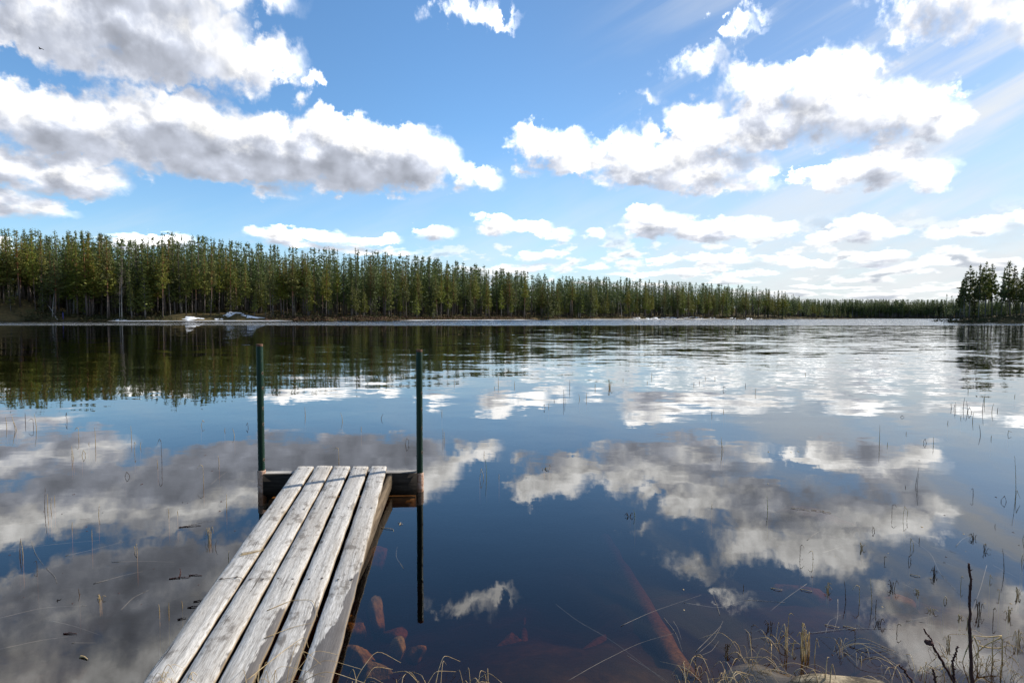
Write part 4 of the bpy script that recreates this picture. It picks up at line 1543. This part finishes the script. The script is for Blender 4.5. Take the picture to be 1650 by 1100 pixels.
# (px, py at the water line, pixel height, lean in pixels, kind)   s straight, b broken over, l loop, p pair, c clump
REEDS = [
    (11, 688, 17, 1, 's'), (25, 692, 24, -5, 'p'), (41, 680, 15, 2, 's'), (54, 688, 14, -5, 'b'), (59, 691, 26, 0, 's'), (108, 678, 13, -3, 'l'),
    (127, 706, 18, -4, 'b'), (116, 738, 19, -2, 'p'), (132, 734, 9, 2, 'l'), (154, 714, 27, 0, 's'), (143, 715, 4, 1, 's'), (212, 707, 21, 0, 's'),
    (217, 728, 17, 2, 'b'), (226, 720, 8, 1, 's'), (261, 746, 40, -6, 'b'), (254, 748, 8, 0, 's'), (201, 768, 8, 6, 'l'), (328, 775, 28, -6, 'b'),
    (353, 745, 11, -1, 's'), (324, 686, 9, 3, 'l'), (362, 694, 5, 1, 's'), (378, 702, 12, -4, 's'), (400, 689, 8, 0, 'l'), (72, 823, 38, 1, 's'),
    (77, 821, 25, 0, 's'), (82, 819, 17, 1, 's'), (88, 808, 10, -1, 's'), (159, 830, 17, 0, 's'), (116, 849, 8, 0, 's'), (148, 862, 11, 1, 's'),
    (365, 816, 20, 0, 's'), (272, 826, 8, 0, 's'), (286, 826, 6, 1, 's'), (31, 896, 28, -3, 'p'), (37, 891, 22, 0, 's'), (60, 916, 13, -4, 'b'),
    (221, 887, 11, -4, 'l'), (338, 869, 24, -4, 'c'), (347, 882, 12, 2, 's'), (368, 903, 17, 2, 's'), (161, 965, 10, 0, 'c'), (257, 983, 11, 0, 's'),
    (272, 984, 15, 2, 's'), (294, 975, 8, 0, 's'), (128, 958, 10, -2, 's'),
    (732, 617, 9, 0, 's'), (803, 620, 14, 0, 's'), (797, 626, 4, 0, 's'), (829, 622, 8, 0, 's'), (918, 627, 15, 0, 's'), (908, 648, 20, 0, 'p'),
    (878, 658, 6, 0, 'l'), (884, 655, 7, 1, 's'), (893, 646, 4, 0, 's'), (934, 643, 8, -2, 's'), (959, 625, 8, 0, 's'), (982, 625, 16, 0, 'c'),
    (1004, 612, 3, 0, 's'), (1043, 617, 3, 0, 's'), (1050, 607, 7, 0, 's'), (945, 643, 10, 0, 's'), (712, 667, 7, 0, 's'), (714, 708, 18, 0, 'p'),
    (653, 716, 10, 5, 'l'), (614, 675, 8, 3, 's'), (582, 692, 5, 0, 's'), (780, 733, 7, 0, 's'), (492, 669, 14, 0, 's'), (552, 678, 13, -3, 's'),
    (546, 742, 22, -6, 'b'), (784, 770, 30, -2, 'g'), (773, 771, 16, 5, 'l'), (804, 769, 6, 0, 's'), (876, 756, 4, 0, 'c'), (886, 751, 4, 0, 's'),
    (1023, 832, 12, -3, 'g'), (1014, 832, 7, 3, 'c'),
    (1118, 620, 4, 0, 's'), (1127, 617, 4, 0, 's'), (1137, 610, 3, 0, 's'), (1152, 611, 4, 0, 's'), (1165, 628, 5, 2, 'l'), (1201, 622, 5, 0, 's'),
    (1217, 634, 8, 1, 'b'), (1298, 604, 4, 0, 's'), (1147, 668, 7, 0, 's'), (1166, 664, 5, 0, 's'), (1163, 726, 22, -3, 'p'), (1417, 715, 30, 0, 's'),
    (1430, 718, 6, 0, 's'), (1451, 672, 3, 1, 'l'), (1460, 699, 4, 0, 's'), (1493, 714, 7, -5, 'l'), (1504, 718, 14, 0, 's'), (1533, 658, 8, 0, 's'),
    (1537, 660, 13, 0, 'p'), (1552, 658, 18, 0, 's'), (1559, 663, 17, 0, 's'), (1560, 630, 6, 0, 's'), (1567, 678, 14, 0, 's'), (1583, 661, 22, 1, 's'),
    (1586, 648, 14, 0, 's'), (1580, 701, 16, 0, 's'), (1598, 664, 14, 0, 's'), (1607, 662, 6, 0, 's'), (1597, 707, 6, 0, 's'), (1624, 700, 6, 7, 'l'),
    (1548, 674, 5, 0, 's'), (1527, 682, 5, 0, 's'), (1635, 639, 4, 0, 's'), (1559, 665, 9, 6, 'l'),
    (1237, 824, 24, 0, 'g'), (1475, 782, 30, 1, 'p'), (1459, 785, 4, 0, 's'), (1637, 792, 56, 0, 's'), (1636, 808, 18, 4, 'l'), (1622, 808, 9, -8, 'l'),
    (1568, 800, 14, -3, 'b'), (1437, 831, 20, 4, 'b'), (1455, 836, 20, 2, 'l'), (1405, 856, 8, 5, 'l'), (1388, 884, 14, -1, 'c'), (1310, 904, 18, -5, 'b'),
    (1289, 897, 20, 5, 'b'), (1467, 882, 15, 3, 'l'), (1481, 873, 8, 2, 'd'), (1464, 905, 10, 4, 'l'), (1507, 927, 20, 1, 'c'), (1570, 868, 12, 2, 'c'),
    (1586, 887, 12, 0, 'c'), (1618, 922, 36, 2, 'd'), (1363, 968, 32, -1, 's'), (1385, 968, 28, -10, 'b'), (1405, 975, 40, 1, 's'), (1411, 982, 16, 2, 'd'),
    (1438, 948, 18, 1, 'c'), (1333, 951, 15, 2, 'c'), (1198, 949, 8, 0, 's'), (1520, 968, 8, 3, 'l'), (1578, 988, 28, -3, 'c'), (1625, 992, 18, 0, 'c'),
    (1415, 1005, 14, 3, 'c'), (1445, 1020, 16, 6, 'b'), (1500, 985, 12, -4, 'c'), (1548, 945, 18, 3, 'b'), (1560, 1005, 20, -6, 'c'),
    (1600, 1000, 22, 4, 'b'), (1640, 1035, 26, -7, 'c'), (1640, 960, 16, 3, 'c'), (1610, 960, 12, -4, 'b'), (1530, 1040, 20, 5, 'c'),
    (1378, 1030, 16, -6, 'b'), (1270, 1005, 18, 7, 'b'), (1240, 1012, 15, -6, 'c'), (1210, 1025, 20, 8, 'b'), (1170, 1050, 20, -8, 'c'), (1120, 1075, 22, 9, 'b'),
    (1645, 905, 14, 2, 'p'), (1595, 935, 9, 3, 'l'), (1480, 955, 9, -3, 'c'), (1425, 905, 9, 3, 'b'),
    (1546, 995, 8, 0, 'c'), (1147, 815, 6, 0, 's'), (1603, 848, 5, 0, 's'), (1648, 870, 12, 0, 's'),
]


def reeds():
    cnt = {}
    for (px, py, hp, lean, kd) in REEDS:
        base = W(px, py)
        Y = base.y
        s = Y / F                      # metres per photo pixel at that distance
        h = hp * s * 1.03
        ln = lean * s
        fw = random.uniform(-0.25, 0.25) * h
        rad = max(0.0026, 0.55 * s) if py > 760 else max(0.0035, 0.55 * s)
        g = Geo()
        dk = random.random()
        mat = 'reed_green' if kd == 'g' else ('reed_dark' if (kd == 'd' or dk < (0.25 if px < 1080 else 0.5)) else 'reed')
        low = (0, 0, -0.25)
        if kd in 'sgd':
            g.add(*blade([low, (0, 0, 0), (ln * 0.4, fw * 0.4, h * 0.6), (ln, fw, h)], rad))
        elif kd == 'p':
            g.add(*blade([low, (0, 0, 0), (ln * 0.5, fw, h)], rad))
            g.add(*blade([(3 * s, 0, -0.2), (2.5 * s, 0, 0), (ln + 2 * s, fw * 0.5, h * 0.72)], rad * 0.9))
        elif kd == 'b':
            g.add(*blade([low, (0, 0, 0), (0.1 * ln, 0, h * 0.85)], rad))
            top = (0.1 * ln, 0, h * 0.85)
            g.add(*blade([top, (ln * 0.7, fw * .3, h * 0.98), (ln * 1.5, fw * .6, h * 0.72)], rad * 0.8))
        elif kd == 'l':
            w_ = max(abs(lean), 5) * s * (1 if lean > 0 else -1)
            ap = (w_ * random.uniform(0.1, 0.6), fw * 0.5, h)
            k2 = (ap[0] + w_ * random.uniform(0.4, 0.9), -fw * 0.3, h * random.uniform(0.25, 0.7))
            g.add(*blade([low, (0, 0, 0), ap], rad))
            g.add(*blade([ap, k2], rad * 0.85))
            if random.random() < 0.6:
                g.add(*blade([k2, (k2[0] + w_ * random.uniform(-0.3, 0.2), 0, -0.03)], rad * 0.8))
        elif kd == 'c':
            for q in range(5):
                a = random.uniform(-1, 1)
                b_ = random.uniform(-1, 1)
                hh = h * random.uniform(0.4, 1.0)
                g.add(*blade([(a * 2 * s, b_ * 2 * s, -0.1), (a * 2 * s, b_ * 2 * s, 0), (a * 5 * s, b_ * 4 * s, hh), (a * 9 * s, b_ * 6 * s, hh * random.uniform(0.1, 0.8))], rad * 0.85))
        nm = {'c': 'reed_tuft', 'p': 'reed_pair', 'l': 'bent_reed', 'b': 'bent_reed'}.get(kd, 'reed_stalk')
        o = obj(nm, g.mesh(nm, M[mat], smooth=True))
        o.location = base
        where, far_ = side_word(px, py)
        what = {'s': 'thin upright reed stalk', 'd': 'dark wet reed stalk', 'g': 'greenish reed stalk', 'p': 'two reed stalks side by side', 'b': 'reed stalk snapped over near its tip', 'l': 'reed stalk folded sharply over', 'c': 'small ragged tuft of dead reed'}[kd]
        tag(o, '%s %s %s' % (what, far_, where), 'reed', '%s %s %s' % ({'s': 'upright reed stalks', 'd': 'dark reed stalks', 'g': 'greenish reed stalks', 'p': 'paired reed stalks', 'b': 'snapped reed stalks', 'l': 'folded reed stalks', 'c': 'ragged reed tufts'}[kd], far_, where))


reeds()


def floating():
    # long pale straws lying in the surface
    S = [  # px pairs
        [(0, 848), (60, 838), (140, 836)], [(0, 887), (90, 876), (160, 870)], [(0, 995), (70, 978), (140, 975)], [(0, 1045), (70, 1030), (110, 1025)],
        [(85, 1000), (120, 1008), (160, 1022)], [(75, 915), (92, 940)], [(195, 982), (240, 950)], [(105, 895), (150, 885), (200, 872)], [(115, 1035), (155, 1035)],
        [(50, 870), (70, 910)], [(340, 780), (365, 760)], [(180, 905), (280, 905)], [(150, 940), (230, 920)], [(290, 850), (345, 838)],
        [(650, 915), (640, 880)], [(896, 973), (930, 1000), (985, 1030), (1050, 1080), (1075, 1100)], [(1000, 1008), (1050, 985), (1130, 958)],
        [(912, 1098), (960, 1070), (1030, 1035), (1085, 1020)], [(1070, 995), (1090, 1020), (1100, 1050)], [(1085, 1000), (1098, 1030)],
        [(1010, 1055), (1050, 1080), (1078, 1098)], [(1100, 970), (1160, 980), (1200, 965), (1265, 970)], [(1330, 1020), (1335, 1000), (1355, 990)],
        [(1300, 940), (1240, 985)], [(1470, 870), (1500, 890), (1515, 925), (1550, 960)], [(1500, 880), (1540, 890)], [(1380, 1006), (1402, 1018)],
        [(1300, 1020), (1440, 1012)], [(1350, 965), (1342, 1020)], [(1460, 1000), (1510, 990)], [(1480, 1000), (1515, 1008)], [(1590, 910), (1560, 1000)],
        [(1600, 910), (1640, 930)], [(1540, 880), (1570, 860)], [(1620, 890), (1645, 905)], [(1455, 940), (1480, 960)], [(1520, 905), (1545, 915)],
        [(1160, 990), (1150, 960)], [(1325, 890), (1360, 880)], [(1420, 1040), (1490, 1075)], [(1300, 870), (1330, 850)], [(1120, 1050), (1160, 1010), (1165, 1000)],
        [(1125, 1052), (1150, 1030), (1162, 1008)], [(1130, 1055), (1158, 1032)],
    ]
    for k, pts in enumerate(S):
        g = Geo()
        c = W(*pts[0])
        path = [W(px, py, 0.002 if random.random() < 0.35 else -0.012) - c for px, py in pts]
        if len(path) == 2:
            mid = (path[0] + path[1]) / 2 + Vector((random.uniform(-.03, .03), random.uniform(-.03, .03), 0.002))
            path.insert(1, mid)
        g.add(*blade(path, 0.0012, 4))
        o = obj('floating_straw', g.mesh('floating_straw', M['straw_pale'], smooth=True))
        o.location = c
        where, far_ = side_word(*pts[0])
        tag(o, 'pale straw lying in the water %s %s' % (far_, where), 'straw', 'pale straws lying %s %s' % (far_, where))
    # dark sticks and leaves adrift at the left, white specks at the right
    bits = [(290, 931, 16, -8, 'forked dark stick adrift left of the boards', 1), (315, 927, 11, 2, 'straight dark sliver adrift beside the forked stick', 0), (322, 968, 9, -16, 'dark curled leaf adrift upper of three beside the boards', 0),
            (312, 978, 9, -8, 'dark thin leaf adrift middle of three beside the boards', 0), (293, 997, 6, -20, 'dark leaf adrift lower of three beside the boards', 0),
            (306, 848, 16, -8, 'long dark sliver adrift before the cloud reflection at left', 0), (113, 1021, 11, 0, 'short dark stick adrift in the lower left water', 0), (135, 1060, 9, 20, 'pale brown leaf adrift at the lower left', 2)]
    for (px, py, hl, tilt, lab, kd) in bits:
        c = W(px, py)
        s = c.y / F
        L = hl * s
        fy = 1.0 / max(0.12, (CAM_H / c.y))
        t_ = math.radians(tilt)
        dx, dy = math.cos(t_) * L, -math.sin(t_) * L * fy * 0.7
        g = Geo()
        g.add(*blade([(-dx, -dy, 0.002), (0, 0.004, 0.005), (dx, dy, 0.003)], 0.0035 if kd != 2 else 0.006, 6))
        if kd == 1:
            g.add(*blade([(-dx * 0.1, 0, 0.004), (-dx * 0.6, 0.07, 0.006), (-dx * 1.1, 0.11, 0.012)], 0.0035, 6))
        o = obj('floating_leaf' if 'leaf' in lab else 'floating_stick', g.mesh('floating_bit', M['twig'] if kd != 2 else M['straw'], smooth=True))
        o.location = c
        tag(o, lab, 'leaf' if 'leaf' in lab else 'stick')
    # twig with star-shaped end beside the right post's reflection
    pale = [(625, 852, 'pale crooked twig afloat right of the boards', 12), (645, 844, 'small pale star-shaped scrap afloat by the right post', 4), (1288, 820, 'pale straw broken in pieces above the broad sunken rock', 12),
            (1318, 823, 'second pale straw piece above the broad sunken rock', 9), (1333, 826, 'third pale straw piece above the broad sunken rock', 6), (1252, 950, 'bright scrap afloat over the reddish rock', 8), (1300, 952, 'bright double scrap afloat beside the ragged tuft', 8),
            (1342, 1010, 'bright blade afloat in dark water above the boulder', 10), (1476, 928, 'pale oval leaf afloat beside the ragged tuft at right', 6), (1370, 1012, 'pale bent blade afloat behind the boulder', 8)]
    for (px, py, lab, hl) in pale:
        c = W(px, py)
        L = hl * c.y / F
        g = Geo()
        g.add(*blade([(-L, 0.02, 0.003), (0, 0, 0.007), (L * 0.8, -0.01, 0.004), (L, -0.06 * (hl > 10), 0.003)], 0.002, 6))
        if hl == 4:
            g.add(*blade([(0, -L * 1.5, 0.003), (0, 0, 0.007), (0, L * 1.5, 0.003)], 0.003, 6))
        o = obj('floating_scrap', g.mesh('floating_scrap', M['straw'], smooth=True))
        o.location = c
        tag(o, lab, 'scrap')
    # specks: seeds and leaf bits on the surface
    for k in range(70):
        zone = random.random()
        if zone < 0.4:
            px, py = random.uniform(0, 400), random.uniform(730, 1000)
            dark = True
        else:
            px, py = random.uniform(1080, 1648), random.uniform(720, 1080)
            dark = random.random() < 0.45
        c = W(px, py)
        r_ = random.uniform(0.8, 2.0) * c.y / F
        V, Q = rock_arrays(r_, r_ * random.uniform(1, 2.2), r_ * 0.4, 300 + k, 8, 6)
        o = obj('floating_speck', mesh_from('floating_speck', V, Q, M['twig'] if dark else M['straw'], smooth=True))
        o.location = c
        where, far_ = side_word(px, py)
        tag(o, '%s speck of debris afloat %s %s' % ('dark' if dark else 'pale', far_, where), 'debris', '%s specks of debris %s %s' % ('dark' if dark else 'pale', far_, where))


floating()


def dry_grass():
    def tuft(bx, by, n, spread, hgt, label, mat='straw', droop=0.7, zb=0.0, dirx=0.0, diry=0.0, name='grass_tuft', rad=0.0017):
        base = W(bx, by, zb)
        g = Geo()
        for k in range(n):
            a = random.uniform(0, 6.28)
            h = hgt * random.uniform(0.45, 1.1)
            sp = spread * random.uniform(0.3, 1.1)
            dx, dy = math.cos(a) * sp + dirx * h, math.sin(a) * sp + diry * h
            b0 = Vector((random.gauss(0, 0.03), random.gauss(0, 0.03), -0.04))
            kx = random.uniform(0.45, 0.75)
            tip_z = h * random.uniform(0.15, 1.0 - droop * 0.6)
            g.add(*blade([b0, b0 + Vector((dx * 0.25, dy * 0.25, h * 0.65)), b0 + Vector((dx * kx, dy * kx, h)), b0 + Vector((dx * 1.3, dy * 1.3, tip_z))], rad * random.uniform(0.7, 1.3), 4))
        o = obj(name, g.mesh(name, M[mat], smooth=True))
        o.location = base
        tag(o, label, 'grass')
    tuft(258, 1118, 16, .12, .13, 'dry grass tuft poking between the first boards at the bottom edge', zb=0.02)
    tuft(300, 1130, 10, .16, .14, 'thin dry grass tuft left of the second board at the bottom edge', zb=0.02)
    tuft(452, 1135, 14, .20, .22, 'tall arching dry grass over the wet ends of the boards', dirx=0.35, diry=0.3, zb=0.02)
    tuft(405, 1150, 9, .24, .22, 'loose dry grass sweeping across the middle boards', dirx=0.5, diry=0.35, zb=0.02)
    tuft(560, 1130, 16, .20, .17, 'pale dry grass tuft at the right edge of the boards', dirx=0.2, zb=0.0)
    tuft(690, 1120, 12, .16, .16, 'sparse dry grass tuft over dark water right of the boards', zb=0.0)
    tuft(762, 1120, 12, .15, .14, 'small pale grass tuft at the bottom edge before the logs', zb=0.0)
    tuft(1185, 1116, 16, .20, .16, 'spreading dry grass tuft beside the long sunken log', diry=0.15, zb=0.0)
    tuft(1150, 1130, 9, .2, .13, 'low dry grass fringe left of the spreading tuft', zb=0.0)
    tuft(1252, 1034, 12, .14, .11, 'ragged brown grass tuft fanning out behind the boulder', 'reed', dirx=-0.2, zb=0.0)
    tuft(1292, 1050, 15, .025, .17, 'dense upright brown reed stump standing behind the boulder', 'reed', droop=0.2, zb=0.0, rad=0.003)
    tuft(1283, 1120, 9, .08, .14, 'fine brown grass hanging over the left face of the boulder', 'reed_dark', zb=0.02)
    tuft(1330, 1105, 5, .05, .15, 'three white dry blades standing against the cream boulder', 'straw', droop=0.2, zb=0.03, rad=0.003)
    tuft(1350, 1040, 9, .16, .10, 'flattened dry grass lying on the water above the boulder', 'straw', dirx=0.7, diry=-0.3, zb=0.0)
    tuft(1390, 1060, 6, .10, .07, 'small flattened grass blades right of the boulder top', 'straw', dirx=0.6, diry=-0.4, zb=0.0)
    tuft(1590, 1075, 14, .14, .14, 'dark dry grass tuft at the foot of the bent reed frame', 'reed', zb=0.0)
    tuft(1545, 1098, 10, .12, .12, 'brown grass tuft beside the tall bare twig', 'reed', zb=0.02)
    for k, (bx, by, lab) in enumerate([
            (1110, 1108, 'golden grass tangle at the bottom edge over the long log'), (1150, 1088, 'golden grass tangle leaning over the long sunken log'),
            (1215, 1075, 'matted golden grass between spreading tuft and dark boulder'), (1200, 1045, 'thin golden grass spray out in the water beyond the spreading tuft'),
            (1265, 1075, 'golden grass tangle at the left end of the cream boulder'), (1440, 1100, 'sparse golden grass right of the cream boulder at the bottom edge'),
            (1480, 1085, 'golden grass tangle at the foot of the forked twig'), (1530, 1060, 'low golden grass spray behind the forked twig'),
            (1632, 1090, 'golden grass tangle in the lower right corner'), (1620, 1040, 'thin grass spray right of the square reed frame'), (640, 1118, 'pale grass tangle over the sunken stones')]):
        tuft(bx, by, 8, .17, .10, lab, 'straw' if k % 3 else 'reed', droop=0.95, dirx=random.uniform(-.4, .4), diry=random.uniform(-.1, .5))
    # blades lying on the boards
    for pts, lab in (([(388, 893), (405, 890), (425, 885)], 'small bunch of straw lying across the first board'), ([(352, 935), (388, 930), (392, 936)], 'thin dark straw lying on the first board edge'),
                     ([(430, 985), (470, 968), (505, 967), (512, 995)], 'long bent straw hooked over the fourth board'), ([(425, 1030), (470, 1012), (506, 1004)], 'straw laid across the third and fourth boards'),
                     ([(395, 1100), (450, 1055), (492, 1025), (497, 1045)], 'long yellow straw arching across the wet boards')):
        zz = 0.0
        pp = []
        for px, py in pts:
            f = (py - 757) / (1100 - 757)
            z = 0.205 * (1 - min(1, f * 1.6)) + 0.05 * min(1, f * 1.6)
            # height of the boards along their slope
            d = ray(px, py)
            # plane through the board tops
            z0, y0, z1, y1 = 0.205, 5.22, BOARD_Z, NEAR_Y
            sl = (z0 - z1) / (y0 - y1)
            tt = (z1 - sl * y1 - CAM_H) / (d.z - sl * d.y)
            pp.append(Vector((0, 0, CAM_H)) + d * tt + Vector((0, 0, 0.006)))
        g = Geo()
        c = pp[0].copy()
        reps = 5 if 'bunch' in lab else 1
        for r_ in range(reps):
            off = Vector((random.gauss(0, .01), random.gauss(0, .02), 0)) if reps > 1 else Vector((0, 0, 0))
            g.add(*blade([p - c + off for p in pp], 0.0022, 4))
        o = obj('straw', g.mesh('straw', M['straw'] if 'dark' not in lab else M['reed_dark'], smooth=True))
        o.location = c
        tag(o, lab, 'straw')
    # reed bent into a square frame at the right edge
    g = Geo()
    fr = [(1598, 1070), (1603, 1024), (1600, 1022)]
    c = W(1615, 1066)

    def at_plane(px, py):
        return P(px, py, c.y) - c
    for pts in ([(1615, 1068), (1615, 1030), (1614, 1024)], [(1614, 1024), (1590, 1026), (1568, 1023)], [(1600, 1070), (1599, 1045), (1601, 1026)], [(1568, 1023), (1556, 1050), (1550, 1068)],
                [(1614, 1026), (1585, 1040), (1560, 1068)], [(1578, 1040), (1598, 1044), (1616, 1043)], [(1570, 1026), (1578, 1046), (1570, 1066)]):
        g.add(*blade([at_plane(*q) for q in pts], 0.0035, 5))
    o = obj('bent_reed', g.mesh('bent_reed', M['reed'], smooth=True))
    o.location = c
    tag(o, 'reeds bent into a square frame right of the tall twig', 'reed')
    # bare twigs at the shore
    Y = 2.02

    def twig(lines, lab, cat='twig'):
        c = P(*lines[0][0][0], Y)
        root = empty('bare_twig', c)
        tag(root, lab, cat)
        for k, (pts, r_) in enumerate(lines):
            pth = []
            for px, py in pts:
                pth.append(P(px, py, Y) - c)
            g = Geo()
            p = np.array([tuple(q) for q in pth])
            t_ = np.linspace(0, 1, 22)
            q = np.stack([np.interp(t_, np.linspace(0, 1, len(p)), p[:, i]) for i in range(3)], -1)
            q[1:-1] += rng.normal(size=(20, 3)) * 0.0018
            rr = np.interp(t_, [0, 1], [r_, r_ * 0.55]) * (1 + 0.12 * rng.normal(size=22))
            g.tube(q, rr, 7)
            for b_ in range(3, 21, 4):          # buds
                d_ = np.array([random.choice((-1, 1)) * 0.008, -0.003, 0.008])
                g.tube([q[b_], q[b_] + d_], [rr[b_] * 0.8, rr[b_] * 0.3], 5)
            obj('stem' if k == 0 else 'shoot', g.mesh('twig_stem', M['twig'], smooth=True), root)
        return root, c
    twig([([(1566, 1150), (1565, 1060), (1562, 980), (1564, 940), (1561, 907)], 0.0062)], 'tallest bare dark twig standing upright at the lower right shore')
    r_, c = twig([([(1552, 1140), (1530, 1085), (1508, 1050), (1500, 1030), (1489, 1013)], 0.005), ([(1538, 1098), (1535, 1066), (1543, 1040)], 0.0045)], 'forked bare twig carrying a dark bud cluster left of the tallest twig')
    V, Q = rock_arrays(.016, .014, .010, 91, 14, 10)
    ob = obj('bud_cluster', mesh_from('bud_cluster', V, Q, M['twig'], smooth=True), r_)
    ob.location = P(1497, 1034, Y) - c
    twig([([(1482, 1130), (1466, 1092), (1449, 1071)], 0.005)], 'short slanting bare twig near the boulder')
    twig([([(1512, 1140), (1508, 1100), (1503, 1077)], 0.005)], 'short upright bare twig between the slanting and forked ones')


dry_grass()


def bird():
    c = P(65, 79, 60)
    root = empty('bird', c)
    tag(root, 'tiny dark bird flying before the upper left cloud', 'bird')
    g = Geo()
    g.tube([(-0.16, 0, 0), (-0.1, 0, 0.01), (0, 0, 0), (0.12, 0, 0.01), (0.19, 0, 0.02)], [0.015, 0.045, 0.055, 0.035, 0.006], 8)
    for s in (-1, 1):
        V = [(-0.07, 0, 0.02), (0.06, 0, 0.02), (0.08, s * 0.16, 0.08), (-0.02, s * 0.16, 0.08), (0.13, s * 0.34, 0.05), (0.06, s * 0.34, 0.05),
             (-0.07, 0, 0.01), (0.06, 0, 0.01), (0.08, s * 0.16, 0.07), (-0.02, s * 0.16, 0.07), (0.13, s * 0.34, 0.04), (0.06, s * 0.34, 0.04)]
        g.add(V, [(0, 1, 2, 3), (3, 2, 4, 5), (7, 6, 9, 8), (8, 9, 11, 10), (1, 0, 6, 7), (5, 4, 10, 11)])
    obj('body', g.mesh('bird_body', M['twig']), root)


bird()

# ------------------------------------------------------------------ render settings
sc.render.engine = 'CYCLES'
sc.render.resolution_x, sc.render.resolution_y = 1024, 682
cy = sc.cycles
cy.max_bounces = 6
cy.diffuse_bounces = 2
cy.glossy_bounces = 3
cy.transmission_bounces = 4
cy.transparent_max_bounces = 8
cy.volume_bounces = 0
cy.caustics_reflective = False
cy.caustics_refractive = False
cy.sample_clamp_indirect = 6.0
cy.use_denoising = True
try:
    cy.denoiser = 'OPENIMAGEDENOISE'
    cy.denoising_input_passes = 'RGB_ALBEDO_NORMAL'
    cy.denoising_prefilter = 'ACCURATE'
except Exception:
    pass
vs = sc.view_settings
vs.view_transform = 'Standard'
vs.look = 'None'
vs.exposure = 0.4
vs.gamma = 1.0
vs.use_curve_mapping = False
